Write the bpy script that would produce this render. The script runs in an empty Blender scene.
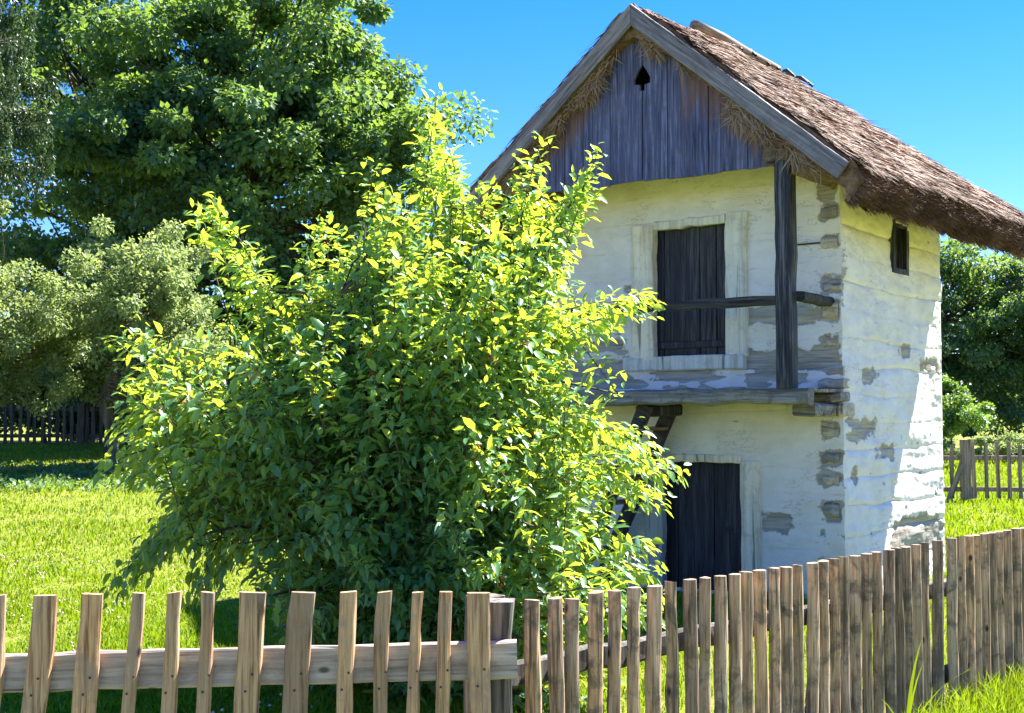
import bpy, math, random
import numpy as np
from mathutils import Vector, Matrix

random.seed(7)
RS = np.random.RandomState
SC = bpy.context.scene
COL = SC.collection
R = math.radians

# ------------------------------------------------------------------ camera
cam_d = bpy.data.cameras.new('camera')
cam = bpy.data.objects.new('camera', cam_d)
COL.objects.link(cam)
cam_d.sensor_width = 36.0
cam_d.lens = 36.0 * 1293.24 / 1024.0
cam_d.clip_start = 0.1
cam_d.clip_end = 2000
cam.location = (0, 0, 1.7)
cam.rotation_euler = (math.pi / 2 + 0.0492, 0, 0)
SC.camera = cam

# ------------------------------------------------------------------ light
SUN = Vector((0.601, 0.4756, 1.0)).normalized()
SUN_EL = math.asin(SUN.z)
SUN_AZ = math.atan2(SUN.x, SUN.y)
world = bpy.data.worlds.new('World')
SC.world = world
world.use_nodes = True
wn = world.node_tree
for n in list(wn.nodes):
    wn.nodes.remove(n)
sky = wn.nodes.new('ShaderNodeTexSky')
sky.sky_type = 'NISHITA'
sky.sun_disc = False
sky.sun_elevation = SUN_EL
sky.sun_rotation = SUN_AZ
sky.altitude = 400
sky.air_density = 1.0
sky.dust_density = 0.0
sky.ozone_density = 2.0
bg = wn.nodes.new('ShaderNodeBackground')
bg.inputs['Strength'].default_value = 0.0435
wo = wn.nodes.new('ShaderNodeOutputWorld')
hs = wn.nodes.new('ShaderNodeHueSaturation')          # deep clear-day blue over the whole sky
hs.inputs['Saturation'].default_value = 1.46
wn.links.new(sky.outputs[0], hs.inputs['Color'])
tn = wn.nodes.new('ShaderNodeMix')
tn.data_type = 'RGBA'; tn.blend_type = 'MULTIPLY'; tn.inputs[0].default_value = 1.0
tn.inputs[7].default_value = (1.0, 1.0, 1.45, 1)
wn.links.new(hs.outputs[0], tn.inputs[6])
wn.links.new(tn.outputs[2], bg.inputs['Color'])
wn.links.new(bg.outputs[0], wo.inputs['Surface'])
sun_d = bpy.data.lights.new('sun', 'SUN')
sun_d.energy = 5.0
sun_d.angle = R(0.5)
sun_d.color = (1.0, 0.95, 0.86)
sun_o = bpy.data.objects.new('sun', sun_d)
COL.objects.link(sun_o)
sun_o.location = SUN * 60
sun_o.rotation_euler = SUN.to_track_quat('Z', 'Y').to_euler()
vs = SC.view_settings
vs.view_transform = 'Standard'
vs.look = 'None'
vs.exposure = 2.25
vs.gamma = 1.0
vs.use_curve_mapping = False
SC.render.engine = 'CYCLES'
cy = SC.cycles
cy.max_bounces = 10
cy.diffuse_bounces = 7
cy.glossy_bounces = 2
cy.transmission_bounces = 4
cy.transparent_max_bounces = 4
cy.use_denoising = True
cy.sample_clamp_indirect = 6.0


# ------------------------------------------------------------------ helpers
def _hash(ix, iy, seed):
    h = (ix.astype(np.int64) * 374761393 + iy.astype(np.int64) * 668265263 + seed * 974711) & 0xFFFFFFFF
    h = ((h ^ (h >> 13)) * 1274126177) & 0xFFFFFFFF
    h = h ^ (h >> 16)
    return (h & 0xFFFF) / 65535.0


def vnoise(x, y, seed=0):
    x = np.asarray(x, float); y = np.asarray(y, float)
    x, y = np.broadcast_arrays(x, y)
    ix = np.floor(x); iy = np.floor(y)
    fx = x - ix; fy = y - iy
    fx = fx * fx * (3 - 2 * fx); fy = fy * fy * (3 - 2 * fy)
    a = _hash(ix, iy, seed); b = _hash(ix + 1, iy, seed)
    c = _hash(ix, iy + 1, seed); d = _hash(ix + 1, iy + 1, seed)
    return (a * (1 - fx) + b * fx) * (1 - fy) + (c * (1 - fx) + d * fx) * fy - 0.5


def fbm(x, y, seed=0, o=4):
    t = 0; a = 1.0
    for i in range(o):
        t = t + a * vnoise(np.asarray(x) * 2 ** i, np.asarray(y) * 2 ** i, seed + i * 17)
        a *= 0.5
    return t


def sstep(a, b, x):
    t = np.clip((np.asarray(x, float) - a) / (b - a), 0, 1)
    return t * t * (3 - 2 * t)


def link(name, me, mat=None, parent=None, loc=(0, 0, 0), rot=(0, 0, 0)):
    o = bpy.data.objects.new(name, me)
    COL.objects.link(o)
    if mat is not None and me is not None and len(me.materials) == 0:
        me.materials.append(mat)
    o.parent = parent
    o.location = loc
    o.rotation_euler = rot
    return o


def mesh_np(name, V, F, smooth=False, attrs=None):
    V = np.ascontiguousarray(V, dtype=np.float32); F = np.ascontiguousarray(F, dtype=np.int32)
    me = bpy.data.meshes.new(name)
    me.vertices.add(len(V)); me.vertices.foreach_set('co', V.ravel())
    k = F.shape[1]
    me.loops.add(F.size); me.loops.foreach_set('vertex_index', F.ravel())
    me.polygons.add(len(F))
    me.polygons.foreach_set('loop_start', np.arange(0, F.size, k, dtype=np.int32))
    me.polygons.foreach_set('loop_total', np.full(len(F), k, dtype=np.int32))
    if smooth:
        me.polygons.foreach_set('use_smooth', np.ones(len(F), dtype=bool))
    for an, av in (attrs or {}).items():
        at = me.attributes.new(an, 'FLOAT', 'POINT')
        at.data.foreach_set('value', np.ascontiguousarray(av, dtype=np.float32))
    me.update(calc_edges=True)
    return me


def mesh_py(name, V, F, smooth=False, attrs=None):
    me = bpy.data.meshes.new(name)
    me.from_pydata([tuple(v) for v in V], [], [tuple(f) for f in F])
    if smooth:
        me.polygons.foreach_set('use_smooth', [True] * len(me.polygons))
    for an, av in (attrs or {}).items():
        at = me.attributes.new(an, 'FLOAT', 'POINT')
        at.data.foreach_set('value', np.ascontiguousarray(av, dtype=np.float32))
    me.update()
    return me


def empty(name, loc, rz=0, label=None, cat=None, group=None, parent=None):
    o = bpy.data.objects.new(name, None)
    COL.objects.link(o)
    o.empty_display_size = 0.2
    o.location = loc
    o.rotation_euler = (0, 0, rz)
    o.parent = parent
    tag(o, label, cat, group)
    return o


def tag(o, label=None, cat=None, group=None, kind=None):
    if label: o['label'] = label
    if cat: o['category'] = cat
    if group: o['group'] = group
    if kind: o['kind'] = kind
    return o


def box_mesh(name, a, b, bev=0.006, wob=0.0, seg=1, axis=0, seed=0):
    """A bevelled, slightly crooked beam between corners a and b; rings along `axis`."""
    rs = RS(seed)
    a = np.array(a, float); b = np.array(b, float)
    o1, o2 = [i for i in range(3) if i != axis]
    n = max(seg, 1)
    sec = [(a[o1] + bev, a[o2]), (b[o1] - bev, a[o2]), (b[o1], a[o2] + bev), (b[o1], b[o2] - bev),
           (b[o1] - bev, b[o2]), (a[o1] + bev, b[o2]), (a[o1], b[o2] - bev), (a[o1], a[o2] + bev)]
    V = []; F = []
    for i in range(n + 1):
        t = a[axis] + (b[axis] - a[axis]) * i / n
        sh = rs.normal(0, wob, 2) if wob else (0, 0)
        for j, (p, q) in enumerate(sec):
            v = [0, 0, 0]
            jt = rs.normal(0, wob * 0.45, 2) if wob else (0, 0)
            v[axis] = t; v[o1] = p + sh[0] + jt[0]; v[o2] = q + sh[1] + jt[1]
            V.append(v)
    for i in range(n):
        for j in range(8):
            k = (j + 1) % 8
            f = (i * 8 + j, i * 8 + k, i * 8 + 8 + k, i * 8 + 8 + j)
            F.append(f if axis != 1 else f[::-1])
    c0 = tuple(range(7, -1, -1)); c1 = tuple(range(n * 8, n * 8 + 8))
    F += [c0 if axis != 1 else c0[::-1], c1 if axis != 1 else c1[::-1]]
    return mesh_py(name, V, F)


def tube_arrays(pts, rad, n=6):
    pts = np.array(pts, float)
    V = []; F = []
    for i, p in enumerate(pts):
        t = pts[min(i + 1, len(pts) - 1)] - pts[max(i - 1, 0)]
        t = t / (np.linalg.norm(t) + 1e-9)
        up = np.array([0, 0, 1.0]) if abs(t[2]) < 0.9 else np.array([1.0, 0, 0])
        e1 = np.cross(t, up); e1 /= np.linalg.norm(e1); e2 = np.cross(t, e1)
        for j in range(n):
            w = 2 * math.pi * j / n
            V.append(p + rad[i] * (math.cos(w) * e1 + math.sin(w) * e2))
    for i in range(len(pts) - 1):
        for j in range(n):
            k = (j + 1) % n
            F.append((i * n + j, i * n + n + j, i * n + n + k, i * n + k))
    return np.array(V), np.array(F, int)


class Tubes:
    def __init__(s): s.V = []; s.F = []; s.n = 0
    def add(s, pts, rad, n=6):
        V, F = tube_arrays(pts, rad, n)
        s.V.append(V); s.F.append(F + s.n); s.n += len(V)
    def mesh(s, name): return mesh_np(name, np.vstack(s.V), np.vstack(s.F), True)


def unit(a):
    return a / (np.linalg.norm(a, axis=-1, keepdims=True) + 1e-9)


LEAF6 = np.array([[0, 0, 0], [0.45, 0, -0.03], [1, 0, -0.16], [0.28, 0.21, 0.055], [0.66, 0.2, 0.01],
                  [0.28, -0.21, 0.055], [0.66, -0.2, 0.01]])
LEAF6_F = np.array([[0, 5, 1], [5, 6, 1], [1, 6, 2], [0, 1, 3], [3, 1, 4], [1, 2, 4]])
LEAF2 = np.array([[0, 0, 0], [0.5, -0.34, 0.06], [1, 0, -0.08], [0.5, 0.34, 0.06]])
LEAF2_F = np.array([[0, 1, 2], [0, 2, 3]])


def leaf_arrays(P, axis, nrm, size, kind=6, wsc=None, curl=None):
    T, TF = (LEAF6, LEAF6_F) if kind == 6 else (LEAF2, LEAF2_F)
    ax = unit(axis)
    side = unit(np.cross(nrm, ax)); up = np.cross(ax, side)
    wsc = np.ones(len(P)) if wsc is None else wsc
    cl = np.zeros(len(P)) if curl is None else curl
    tz = T[None, :, 2:3] + cl[:, None, None] * T[None, :, 0:1] ** 2
    V = (P[:, None, :] + size[:, None, None] * (T[None, :, 0:1] * ax[:, None, :] + T[None, :, 1:2] * wsc[:, None, None] * side[:, None, :]
                                                + tz * up[:, None, :]))
    F = (TF[None] + (np.arange(len(P)) * len(T))[:, None, None]).reshape(-1, 3)
    return V.reshape(-1, 3), F, len(T)


# ------------------------------------------------------------------ materials
def mat_new(name):
    m = bpy.data.materials.new(name)
    m.use_nodes = True
    nt = m.node_tree
    for n in list(nt.nodes):
        nt.nodes.remove(n)
    out = nt.nodes.new('ShaderNodeOutputMaterial')
    return m, nt, out


def N(nt, t, **kw):
    n = nt.nodes.new(t)
    for k, v in kw.items():
        if k in n.inputs.keys() if isinstance(k, str) else False:
            n.inputs[k].default_value = v
        else:
            setattr(n, k, v)
    return n


def noise(nt, vec, scale, detail=4, rough=0.6, dist=0.0):
    n = nt.nodes.new('ShaderNodeTexNoise')
    n.inputs['Scale'].default_value = scale
    n.inputs['Detail'].default_value = detail
    n.inputs['Roughness'].default_value = rough
    n.inputs['Distortion'].default_value = dist
    nt.links.new(vec, n.inputs['Vector'])
    return n.outputs['Fac']


def ramp(nt, fac, stops):
    r = nt.nodes.new('ShaderNodeValToRGB')
    e = r.color_ramp.elements
    while len(e) < len(stops): e.new(0.5)
    for i, (p, c) in enumerate(stops):
        e[i].position = p
        e[i].color = (c, c, c, 1) if not isinstance(c, tuple) else (*c, 1)
    nt.links.new(fac, r.inputs['Fac'])
    return r.outputs['Color']


def mixc(nt, fac, a, b, mode='MIX'):
    m = nt.nodes.new('ShaderNodeMix')
    m.data_type = 'RGBA'; m.blend_type = mode
    for s, v in ((0, fac), (6, a), (7, b)):
        if isinstance(v, (int, float)): m.inputs[s].default_value = v
        elif isinstance(v, tuple): m.inputs[s].default_value = (*v, 1)
        else: nt.links.new(v, m.inputs[s])
    return m.outputs[2]


def math_n(nt, op, a, b=0.0, clamp=False):
    m = nt.nodes.new('ShaderNodeMath'); m.operation = op; m.use_clamp = clamp
    for s, v in ((0, a), (1, b)):
        if isinstance(v, (int, float)): m.inputs[s].default_value = v
        else: nt.links.new(v, m.inputs[s])
    return m.outputs[0]


def mapping(nt, vec, scale, loc=None):
    m = nt.nodes.new('ShaderNodeMapping')
    m.inputs['Scale'].default_value = scale
    nt.links.new(vec, m.inputs['Vector'])
    if loc is not None: nt.links.new(loc, m.inputs['Location'])
    return m.outputs[0]


def finish(nt, out, col, rough, height=None, bump=0.3, dist=0.01, spec=0.3):
    p = nt.nodes.new('ShaderNodeBsdfPrincipled')
    nt.links.new(col, p.inputs['Base Color'])
    if isinstance(rough, (int, float)): p.inputs['Roughness'].default_value = rough
    else: nt.links.new(rough, p.inputs['Roughness'])
    p.inputs['Specular IOR Level'].default_value = spec
    if height is not None:
        b = nt.nodes.new('ShaderNodeBump')
        b.inputs['Strength'].default_value = bump; b.inputs['Distance'].default_value = dist
        nt.links.new(height, b.inputs['Height']); nt.links.new(b.outputs[0], p.inputs['Normal'])
    nt.links.new(p.outputs[0], out.inputs['Surface'])
    return p


def wood(name, dark, mid, light, axis=2, fine=55.0, stain=None, stain_amt=0.5, knots=True, rough=0.75, fresh=None,
         bump=0.5):
    """Weathered wood: grain along `axis`, tone per piece, cracks, knots, stains."""
    m, nt, out = mat_new(name)
    tc = nt.nodes.new('ShaderNodeTexCoord').outputs['Object']
    oi = nt.nodes.new('ShaderNodeObjectInfo').outputs['Random']
    off = nt.nodes.new('ShaderNodeCombineXYZ')
    r10 = math_n(nt, 'MULTIPLY', oi, 37.0)
    for i in range(3): nt.links.new(r10, off.inputs[i])
    sc = [1.0, 1.0, 1.0]; sc[axis] = 0.045
    v = mapping(nt, tc, sc, off.outputs[0])
    g1 = noise(nt, v, fine, 5, 0.65, 0.4)
    g2 = noise(nt, v, fine * 0.28, 4, 0.6, 0.8)
    g = math_n(nt, 'ADD', math_n(nt, 'MULTIPLY', g1, 0.55), math_n(nt, 'MULTIPLY', g2, 0.45))
    col = ramp(nt, g, [(0.38, dark), (0.5, mid), (0.62, light)])
    crack = ramp(nt, noise(nt, v, fine * 0.6, 2, 0.5, 0.2), [(0.30, 0.25), (0.36, 1.0)])
    col = mixc(nt, 0.85, col, crack, 'MULTIPLY')
    tone = ramp(nt, oi, [(0.0, (0.55, 0.56, 0.6)), (0.35, (0.9, 0.89, 0.88)), (0.7, (1.05, 1.0, 0.95)), (1.0, (1.2, 1.06, 0.9))])
    col = mixc(nt, 1.0, col, tone, 'MULTIPLY')
    v2 = mapping(nt, tc, (1, 1, 1), off.outputs[0])
    if stain is not None:
        st = ramp(nt, noise(nt, v2, 7.0, 5, 0.7, 0.5), [(0.5, 0.0), (0.62, stain_amt)])
        col = mixc(nt, st, col, stain)
    if knots:
        vk = nt.nodes.new('ShaderNodeTexVoronoi')
        vk.inputs['Scale'].default_value = 8.0
        ks = [1.0, 1.0, 1.0]; ks[axis] = 0.55
        nt.links.new(mapping(nt, tc, ks, off.outputs[0]), vk.inputs['Vector'])
        kk = ramp(nt, vk.outputs['Distance'], [(0.055, 1.0), (0.12, 0.0)])
        col = mixc(nt, kk, col, tuple(c * 0.35 for c in dark))
    if fresh is not None:
        at = nt.nodes.new('ShaderNodeAttribute'); at.attribute_name = 'fresh'
        s3 = [1.0, 1.0, 1.0]; s3[axis] = 0.05
        fn = noise(nt, mapping(nt, tc, s3), 22.0, 3, 0.6)
        fa = math_n(nt, 'ADD', at.outputs['Fac'], math_n(nt, 'MULTIPLY', math_n(nt, 'SUBTRACT', fn, 0.5), 0.9))
        ff = ramp(nt, fa, [(0.0, 0.0), (0.2, 0.8)])
        fc = ramp(nt, g, [(0.3, tuple(c * 0.5 for c in fresh)), (0.65, fresh)])
        col = mixc(nt, ff, col, fc)
    finish(nt, out, col, rough, g, bump, 0.012, 0.25)
    return m


def leaf_mat(name, c_dark, c_mid, c_light, trans, tfac=0.45, gloss=0.07, grough=0.35):
    m, nt, out = mat_new(name)
    at = nt.nodes.new('ShaderNodeAttribute'); at.attribute_name = 'var'
    col = ramp(nt, at.outputs['Fac'], [(0.0, c_dark), (0.5, c_mid), (1.0, c_light)])
    tcol = mixc(nt, 0.75, col, trans)
    d = nt.nodes.new('ShaderNodeBsdfDiffuse'); nt.links.new(col, d.inputs['Color'])
    t = nt.nodes.new('ShaderNodeBsdfTranslucent'); nt.links.new(tcol, t.inputs['Color'])
    g = nt.nodes.new('ShaderNodeBsdfGlossy'); g.inputs['Roughness'].default_value = grough
    g.inputs['Color'].default_value = (0.9, 0.95, 1, 1)
    m1 = nt.nodes.new('ShaderNodeMixShader'); m1.inputs[0].default_value = tfac
    nt.links.new(d.outputs[0], m1.inputs[1]); nt.links.new(t.outputs[0], m1.inputs[2])
    lw = nt.nodes.new('ShaderNodeLayerWeight'); lw.inputs['Blend'].default_value = 0.3
    gf = math_n(nt, 'ADD', math_n(nt, 'MULTIPLY', lw.outputs['Fresnel'], 0.15 if gloss > 0.03 else 0.06), gloss, True)
    m2 = nt.nodes.new('ShaderNodeMixShader')
    nt.links.new(gf, m2.inputs[0]); nt.links.new(m1.outputs[0], m2.inputs[1]); nt.links.new(g.outputs[0], m2.inputs[2])
    nt.links.new(m2.outputs[0], out.inputs['Surface'])
    return m


def wall_mat():
    m, nt, out = mat_new('limewashed_logs')
    tc = nt.nodes.new('ShaderNodeTexCoord').outputs['Object']
    at = nt.nodes.new('ShaderNodeAttribute'); at.attribute_name = 'bare'
    sm = nt.nodes.new('ShaderNodeAttribute'); sm.attribute_name = 'seam'
    n1 = noise(nt, tc, 3.0, 5, 0.6)
    n2 = noise(nt, tc, 40.0, 4, 0.65)
    n3 = noise(nt, mapping(nt, tc, (0.5, 0.5, 2.0)), 9.0, 5, 0.65, 0.6)
    pl = ramp(nt, n1, [(0.35, (0.75, 0.685, 0.66)), (0.55, (0.83, 0.77, 0.775)), (0.7, (0.85, 0.8, 0.81))])
    pl = mixc(nt, ramp(nt, n3, [(0.56, 0.0), (0.72, 0.45)]), pl, (0.6, 0.56, 0.47))
    pl = mixc(nt, math_n(nt, 'MULTIPLY', sm.outputs['Fac'], ramp(nt, n3, [(0.48, 0.0), (0.68, 0.5)])), pl, (0.5, 0.46, 0.4))
    cr = noise(nt, mapping(nt, tc, (0.7, 0.7, 2.2)), 2.6, 6, 0.6, 0.3)
    crk = ramp(nt, math_n(nt, 'ABSOLUTE', math_n(nt, 'SUBTRACT', cr, 0.5)), [(0.0, 1.0), (0.006, 0.0)])
    crk = math_n(nt, 'MULTIPLY', crk, ramp(nt, noise(nt, tc, 1.7, 3, 0.5), [(0.48, 0.0), (0.56, 0.8)]))
    pl = mixc(nt, crk, pl, (0.33, 0.29, 0.25))
    wv = mapping(nt, tc, (0.06, 0.06, 1.0))
    w1 = noise(nt, wv, 60.0, 5, 0.65, 0.4)
    w2 = noise(nt, wv, 15.0, 3, 0.6, 0.5)
    wg = math_n(nt, 'ADD', math_n(nt, 'MULTIPLY', w1, 0.5), math_n(nt, 'MULTIPLY', w2, 0.5))
    wd = ramp(nt, wg, [(0.34, (0.19, 0.165, 0.145)), (0.5, (0.43, 0.385, 0.345)), (0.66, (0.57, 0.53, 0.48))])
    wd = mixc(nt, ramp(nt, n1, [(0.45, 0.0), (0.65, 0.5)]), wd, (0.4, 0.31, 0.21))
    b = math_n(nt, 'ADD', at.outputs['Fac'], math_n(nt, 'MULTIPLY', math_n(nt, 'SUBTRACT', n2, 0.5), 0.5))
    fac = ramp(nt, b, [(0.46, 0.0), (0.54, 1.0)])
    edge = ramp(nt, b, [(0.40, 0.0), (0.47, 0.6), (0.55, 0.0)])
    col = mixc(nt, fac, pl, wd)
    col = mixc(nt, edge, col, (0.2, 0.17, 0.14))
    h = math_n(nt, 'ADD', math_n(nt, 'MULTIPLY', math_n(nt, 'SUBTRACT', 1.0, fac), 0.6),
               math_n(nt, 'ADD', math_n(nt, 'MULTIPLY', n2, 0.4), math_n(nt, 'MULTIPLY', math_n(nt, 'MULTIPLY', w1, fac), 0.6)))
    finish(nt, out, col, 0.9, h, 0.55, 0.01, 0.15)
    return m


def thatch_mat(name, straw):
    m, nt, out = mat_new(name)
    tc = nt.nodes.new('ShaderNodeTexCoord').outputs['Object']
    n1 = noise(nt, tc, 2.3, 5, 0.65)
    if straw:
        at = nt.nodes.new('ShaderNodeAttribute'); at.attribute_name = 'var'
        f = math_n(nt, 'ADD', math_n(nt, 'MULTIPLY', at.outputs['Fac'], 0.7), math_n(nt, 'MULTIPLY', n1, 0.4))
        col = ramp(nt, f, [(0.1, (0.045, 0.024, 0.017)), (0.4, (0.15, 0.078, 0.05)), (0.7, (0.26, 0.155, 0.105)), (1.0, (0.42, 0.3, 0.225))])
        finish(nt, out, col, 0.7, None, spec=0.25)
    else:
        v = mapping(nt, tc, (0.15, 1.0, 0.15))
        g = noise(nt, v, 70.0, 5, 0.7)
        col = ramp(nt, math_n(nt, 'ADD', math_n(nt, 'MULTIPLY', g, 0.6), math_n(nt, 'MULTIPLY', n1, 0.4)),
                   [(0.35, (0.05, 0.03, 0.02)), (0.5, (0.17, 0.095, 0.06)), (0.65, (0.3, 0.19, 0.125))])
        finish(nt, out, col, 0.85, g, 0.9, 0.03, 0.15)
    return m


def ground_mat():
    m, nt, out = mat_new('lawn_soil_and_grass')
    tc = nt.nodes.new('ShaderNodeTexCoord').outputs['Object']
    n1 = noise(nt, tc, 0.35, 5, 0.6)
    n2 = noise(nt, tc, 3.5, 6, 0.7)
    n3 = noise(nt, tc, 30.0, 5, 0.75)
    f = math_n(nt, 'ADD', math_n(nt, 'MULTIPLY', n2, 0.5), math_n(nt, 'MULTIPLY', n3, 0.5))
    col = ramp(nt, f, [(0.36, (0.09, 0.13, 0.014)), (0.5, (0.17, 0.205, 0.026)), (0.64, (0.29, 0.27, 0.06))])
    col = mixc(nt, ramp(nt, n1, [(0.42, 0.0), (0.68, 0.5)]), col, (0.24, 0.25, 0.06))
    finish(nt, out, col, 0.9, f, 0.9, 0.06, 0.1)
    return m


MT = {}
MT['wall'] = wall_mat()
MT['jamb'] = wood('whitewashed_plank', (0.52, 0.49, 0.45), (0.72, 0.71, 0.68), (0.8, 0.8, 0.79), 2, 26, (0.42, 0.38, 0.33), 0.4, False, 0.85)
MT['door'] = wood('dark_door_planks', (0.012, 0.012, 0.02), (0.034, 0.034, 0.05), (0.085, 0.085, 0.105), 2, 60, None, 0, False, 0.6)
MT['gable'] = wood('weathered_gable_planks', (0.03, 0.033, 0.085), (0.08, 0.088, 0.2), (0.18, 0.19, 0.37), 2, 60, (0.08, 0.075, 0.1), 0.4, False, 0.55, (0.21, 0.105, 0.085))
MT['barge'] = wood('weathered_barge_board', (0.09, 0.08, 0.105), (0.2, 0.18, 0.22), (0.32, 0.295, 0.34), 0, 60, (0.1, 0.09, 0.09), 0.4, False, 0.65)
MT['post'] = wood('dark_weathered_post', (0.01, 0.01, 0.014), (0.03, 0.03, 0.042), (0.14, 0.14, 0.17), 2, 48, None, 0, False, 0.65)
MT['beam'] = wood('dark_weathered_beam', (0.02, 0.018, 0.018), (0.06, 0.054, 0.054), (0.14, 0.128, 0.122), 0, 48, None, 0, False, 0.7)
MT['greybeam'] = wood('grey_weathered_beam', (0.1, 0.09, 0.08), (0.27, 0.245, 0.225), (0.42, 0.395, 0.37), 0, 40, (0.12, 0.1, 0.085), 0.6, False, 0.75)
MT['depthbeam'] = wood('brown_sheltered_beam', (0.06, 0.045, 0.035), (0.18, 0.125, 0.085), (0.3, 0.21, 0.14), 1, 40, None, 0, False, 0.75)
MT['logend'] = wood('bare_log_end', (0.25, 0.22, 0.2), (0.46, 0.42, 0.385), (0.58, 0.545, 0.505), 0, 34, (0.2, 0.16, 0.12), 0.5, False, 0.85)
MT['picket_new'] = wood('sawn_tan_picket', (0.2, 0.105, 0.055), (0.5, 0.315, 0.185), (0.66, 0.45, 0.285), 2, 85, (0.3, 0.22, 0.17), 0.6, True, 0.75)
MT['picket_old'] = wood('old_halfround_picket', (0.13, 0.09, 0.065), (0.45, 0.31, 0.21), (0.64, 0.475, 0.34), 2, 80, (0.1, 0.085, 0.07), 0.75, True, 0.8)
MT['rail'] = wood('grey_sawn_rail', (0.28, 0.23, 0.2), (0.46, 0.39, 0.36), (0.58, 0.52, 0.49), 0, 80, (0.2, 0.16, 0.14), 0.4, True, 0.8)
MT['fencepost'] = wood('old_dark_fence_post', (0.04, 0.038, 0.036), (0.13, 0.118, 0.11), (0.27, 0.25, 0.235), 2, 40, (0.05, 0.05, 0.045), 0.5, False, 0.8)
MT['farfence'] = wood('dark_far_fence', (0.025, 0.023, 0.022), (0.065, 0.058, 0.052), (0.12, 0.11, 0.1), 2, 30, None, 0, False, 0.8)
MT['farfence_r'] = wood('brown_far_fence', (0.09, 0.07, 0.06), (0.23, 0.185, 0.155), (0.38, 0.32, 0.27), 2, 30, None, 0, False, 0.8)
MT['bark'] = wood('tree_bark', (0.03, 0.025, 0.02), (0.08, 0.068, 0.055), (0.16, 0.14, 0.115), 2, 12, None, 0, False, 0.9, None, 1.0)
MT['rail_old'] = wood('old_ridge_pole', (0.07, 0.06, 0.055), (0.19, 0.16, 0.15), (0.33, 0.29, 0.27), 1, 40, None, 0, False, 0.8)
MT['twig'] = wood('shrub_bark', (0.08, 0.065, 0.045), (0.17, 0.14, 0.1), (0.27, 0.23, 0.17), 2, 20, None, 0, False, 0.9, None, 0.6)
MT['thatch'] = thatch_mat('thatch_body', False)
MT['straw'] = thatch_mat('thatch_straw', True)
MT['ground'] = ground_mat()
MT['leaf_shrub'] = leaf_mat('shrub_leaf', (0.05, 0.19, 0.11), (0.09, 0.285, 0.115), (0.18, 0.37, 0.075), (0.7, 0.8, 0.02), 0.52, 0.035, 0.45)
MT['leaf_maple'] = leaf_mat('maple_leaf', (0.03, 0.09, 0.062), (0.065, 0.155, 0.072), (0.14, 0.24, 0.065), (0.32, 0.48, 0.04), 0.42, 0.025, 0.5)
MT['leaf_apple'] = leaf_mat('orchard_leaf', (0.1, 0.155, 0.07), (0.165, 0.235, 0.1), (0.26, 0.33, 0.14), (0.42, 0.52, 0.13), 0.46, 0.02, 0.5)
MT['leaf_bright'] = leaf_mat('bright_bush_leaf', (0.05, 0.14, 0.02), (0.09, 0.21, 0.03), (0.15, 0.28, 0.04), (0.3, 0.45, 0.03), 0.45, 0.05)
MT['leaf_spruce'] = leaf_mat('spruce_needle', (0.016, 0.045, 0.022), (0.03, 0.07, 0.03), (0.06, 0.11, 0.04), (0.12, 0.19, 0.04), 0.3, 0.01, 0.5)
MT['grass'] = leaf_mat('grass_blade', (0.08, 0.175, 0.006), (0.145, 0.255, 0.008), (0.28, 0.32, 0.03), (0.36, 0.48, 0.008), 0.42, 0.0, 0.7)


def plain(name, c, rough=0.6):
    m, nt, out = mat_new(name)
    tc = nt.nodes.new('ShaderNodeTexCoord').outputs['Object']
    n1 = noise(nt, tc, 30.0, 4, 0.6)
    col = ramp(nt, n1, [(0.3, tuple(x * 0.75 for x in c)), (0.7, tuple(min(x * 1.2, 1) for x in c))])
    finish(nt, out, col, rough)
    return m


MT['dark'] = plain('painted_dark_interior', (0.02, 0.018, 0.016), 0.9)  # near-black colour stands in for the shade inside the window
MT['iron'] = plain('old_iron', (0.05, 0.045, 0.042), 0.55)
MT['fruit'] = plain('red_orange_fruit', (0.55, 0.14, 0.05), 0.4)
MT['flower'] = plain('small_clover_flower', (0.7, 0.55, 0.55), 0.8)


# ------------------------------------------------------------------ ground
def gz(x, y):
    x = np.asarray(x, float); y = np.asarray(y, float)
    left = 1.1 * sstep(11, 33, y) * sstep(4, -5, x)
    right = (0.15 * sstep(14, 26, y) + 0.65 * sstep(28, 105, y)) * sstep(-5, 4, x)
    far = 0.6 * sstep(60, 200, y) * sstep(4, -5, x)
    und = 0.05 * fbm(x * 0.35, y * 0.35, 5, 3) * sstep(3, 6, y)
    return left + right + far + und


def axis_pts(lo, hi, c, fine, grow):
    a = [c]; s = fine
    while a[-1] < hi: a.append(a[-1] + s); s *= grow
    b = [c]; s = fine
    while b[-1] > lo: b.append(b[-1] - s); s *= grow
    return np.array(sorted(set(a + b)))


gx = axis_pts(-400, 400, 0.0, 0.22, 1.045)
gy = axis_pts(-60, 700, 8.0, 0.22, 1.04)
GX, GY = np.meshgrid(gx, gy)
GZ = gz(GX, GY)
nx, ny = len(gx), len(gy)
idx = np.arange(nx * ny).reshape(ny, nx)
GF = np.stack([idx[:-1, :-1], idx[:-1, 1:], idx[1:, 1:], idx[1:, :-1]], -1).reshape(-1, 4)
ground = link('ground', mesh_np('ground', np.stack([GX, GY, GZ], -1).reshape(-1, 3), GF, True), MT['ground'])
tag(ground, 'grassy meadow ground of the yard and field', None, None, 'structure')

# ------------------------------------------------------------------ granary
TH = R(53.4737)
H = empty('log_granary', (3.0698, 12.0, 0.0), -(math.pi / 2 - TH),
          'two-storey whitewashed log granary with thatched roof and plank gable', 'granary')
# local frame: x to the right along the front, y to the back, z up; front right corner at the origin
WID, DEP = 3.47, 2.8
XR = -1.735
ZA, K = 5.72, 0.83


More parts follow.
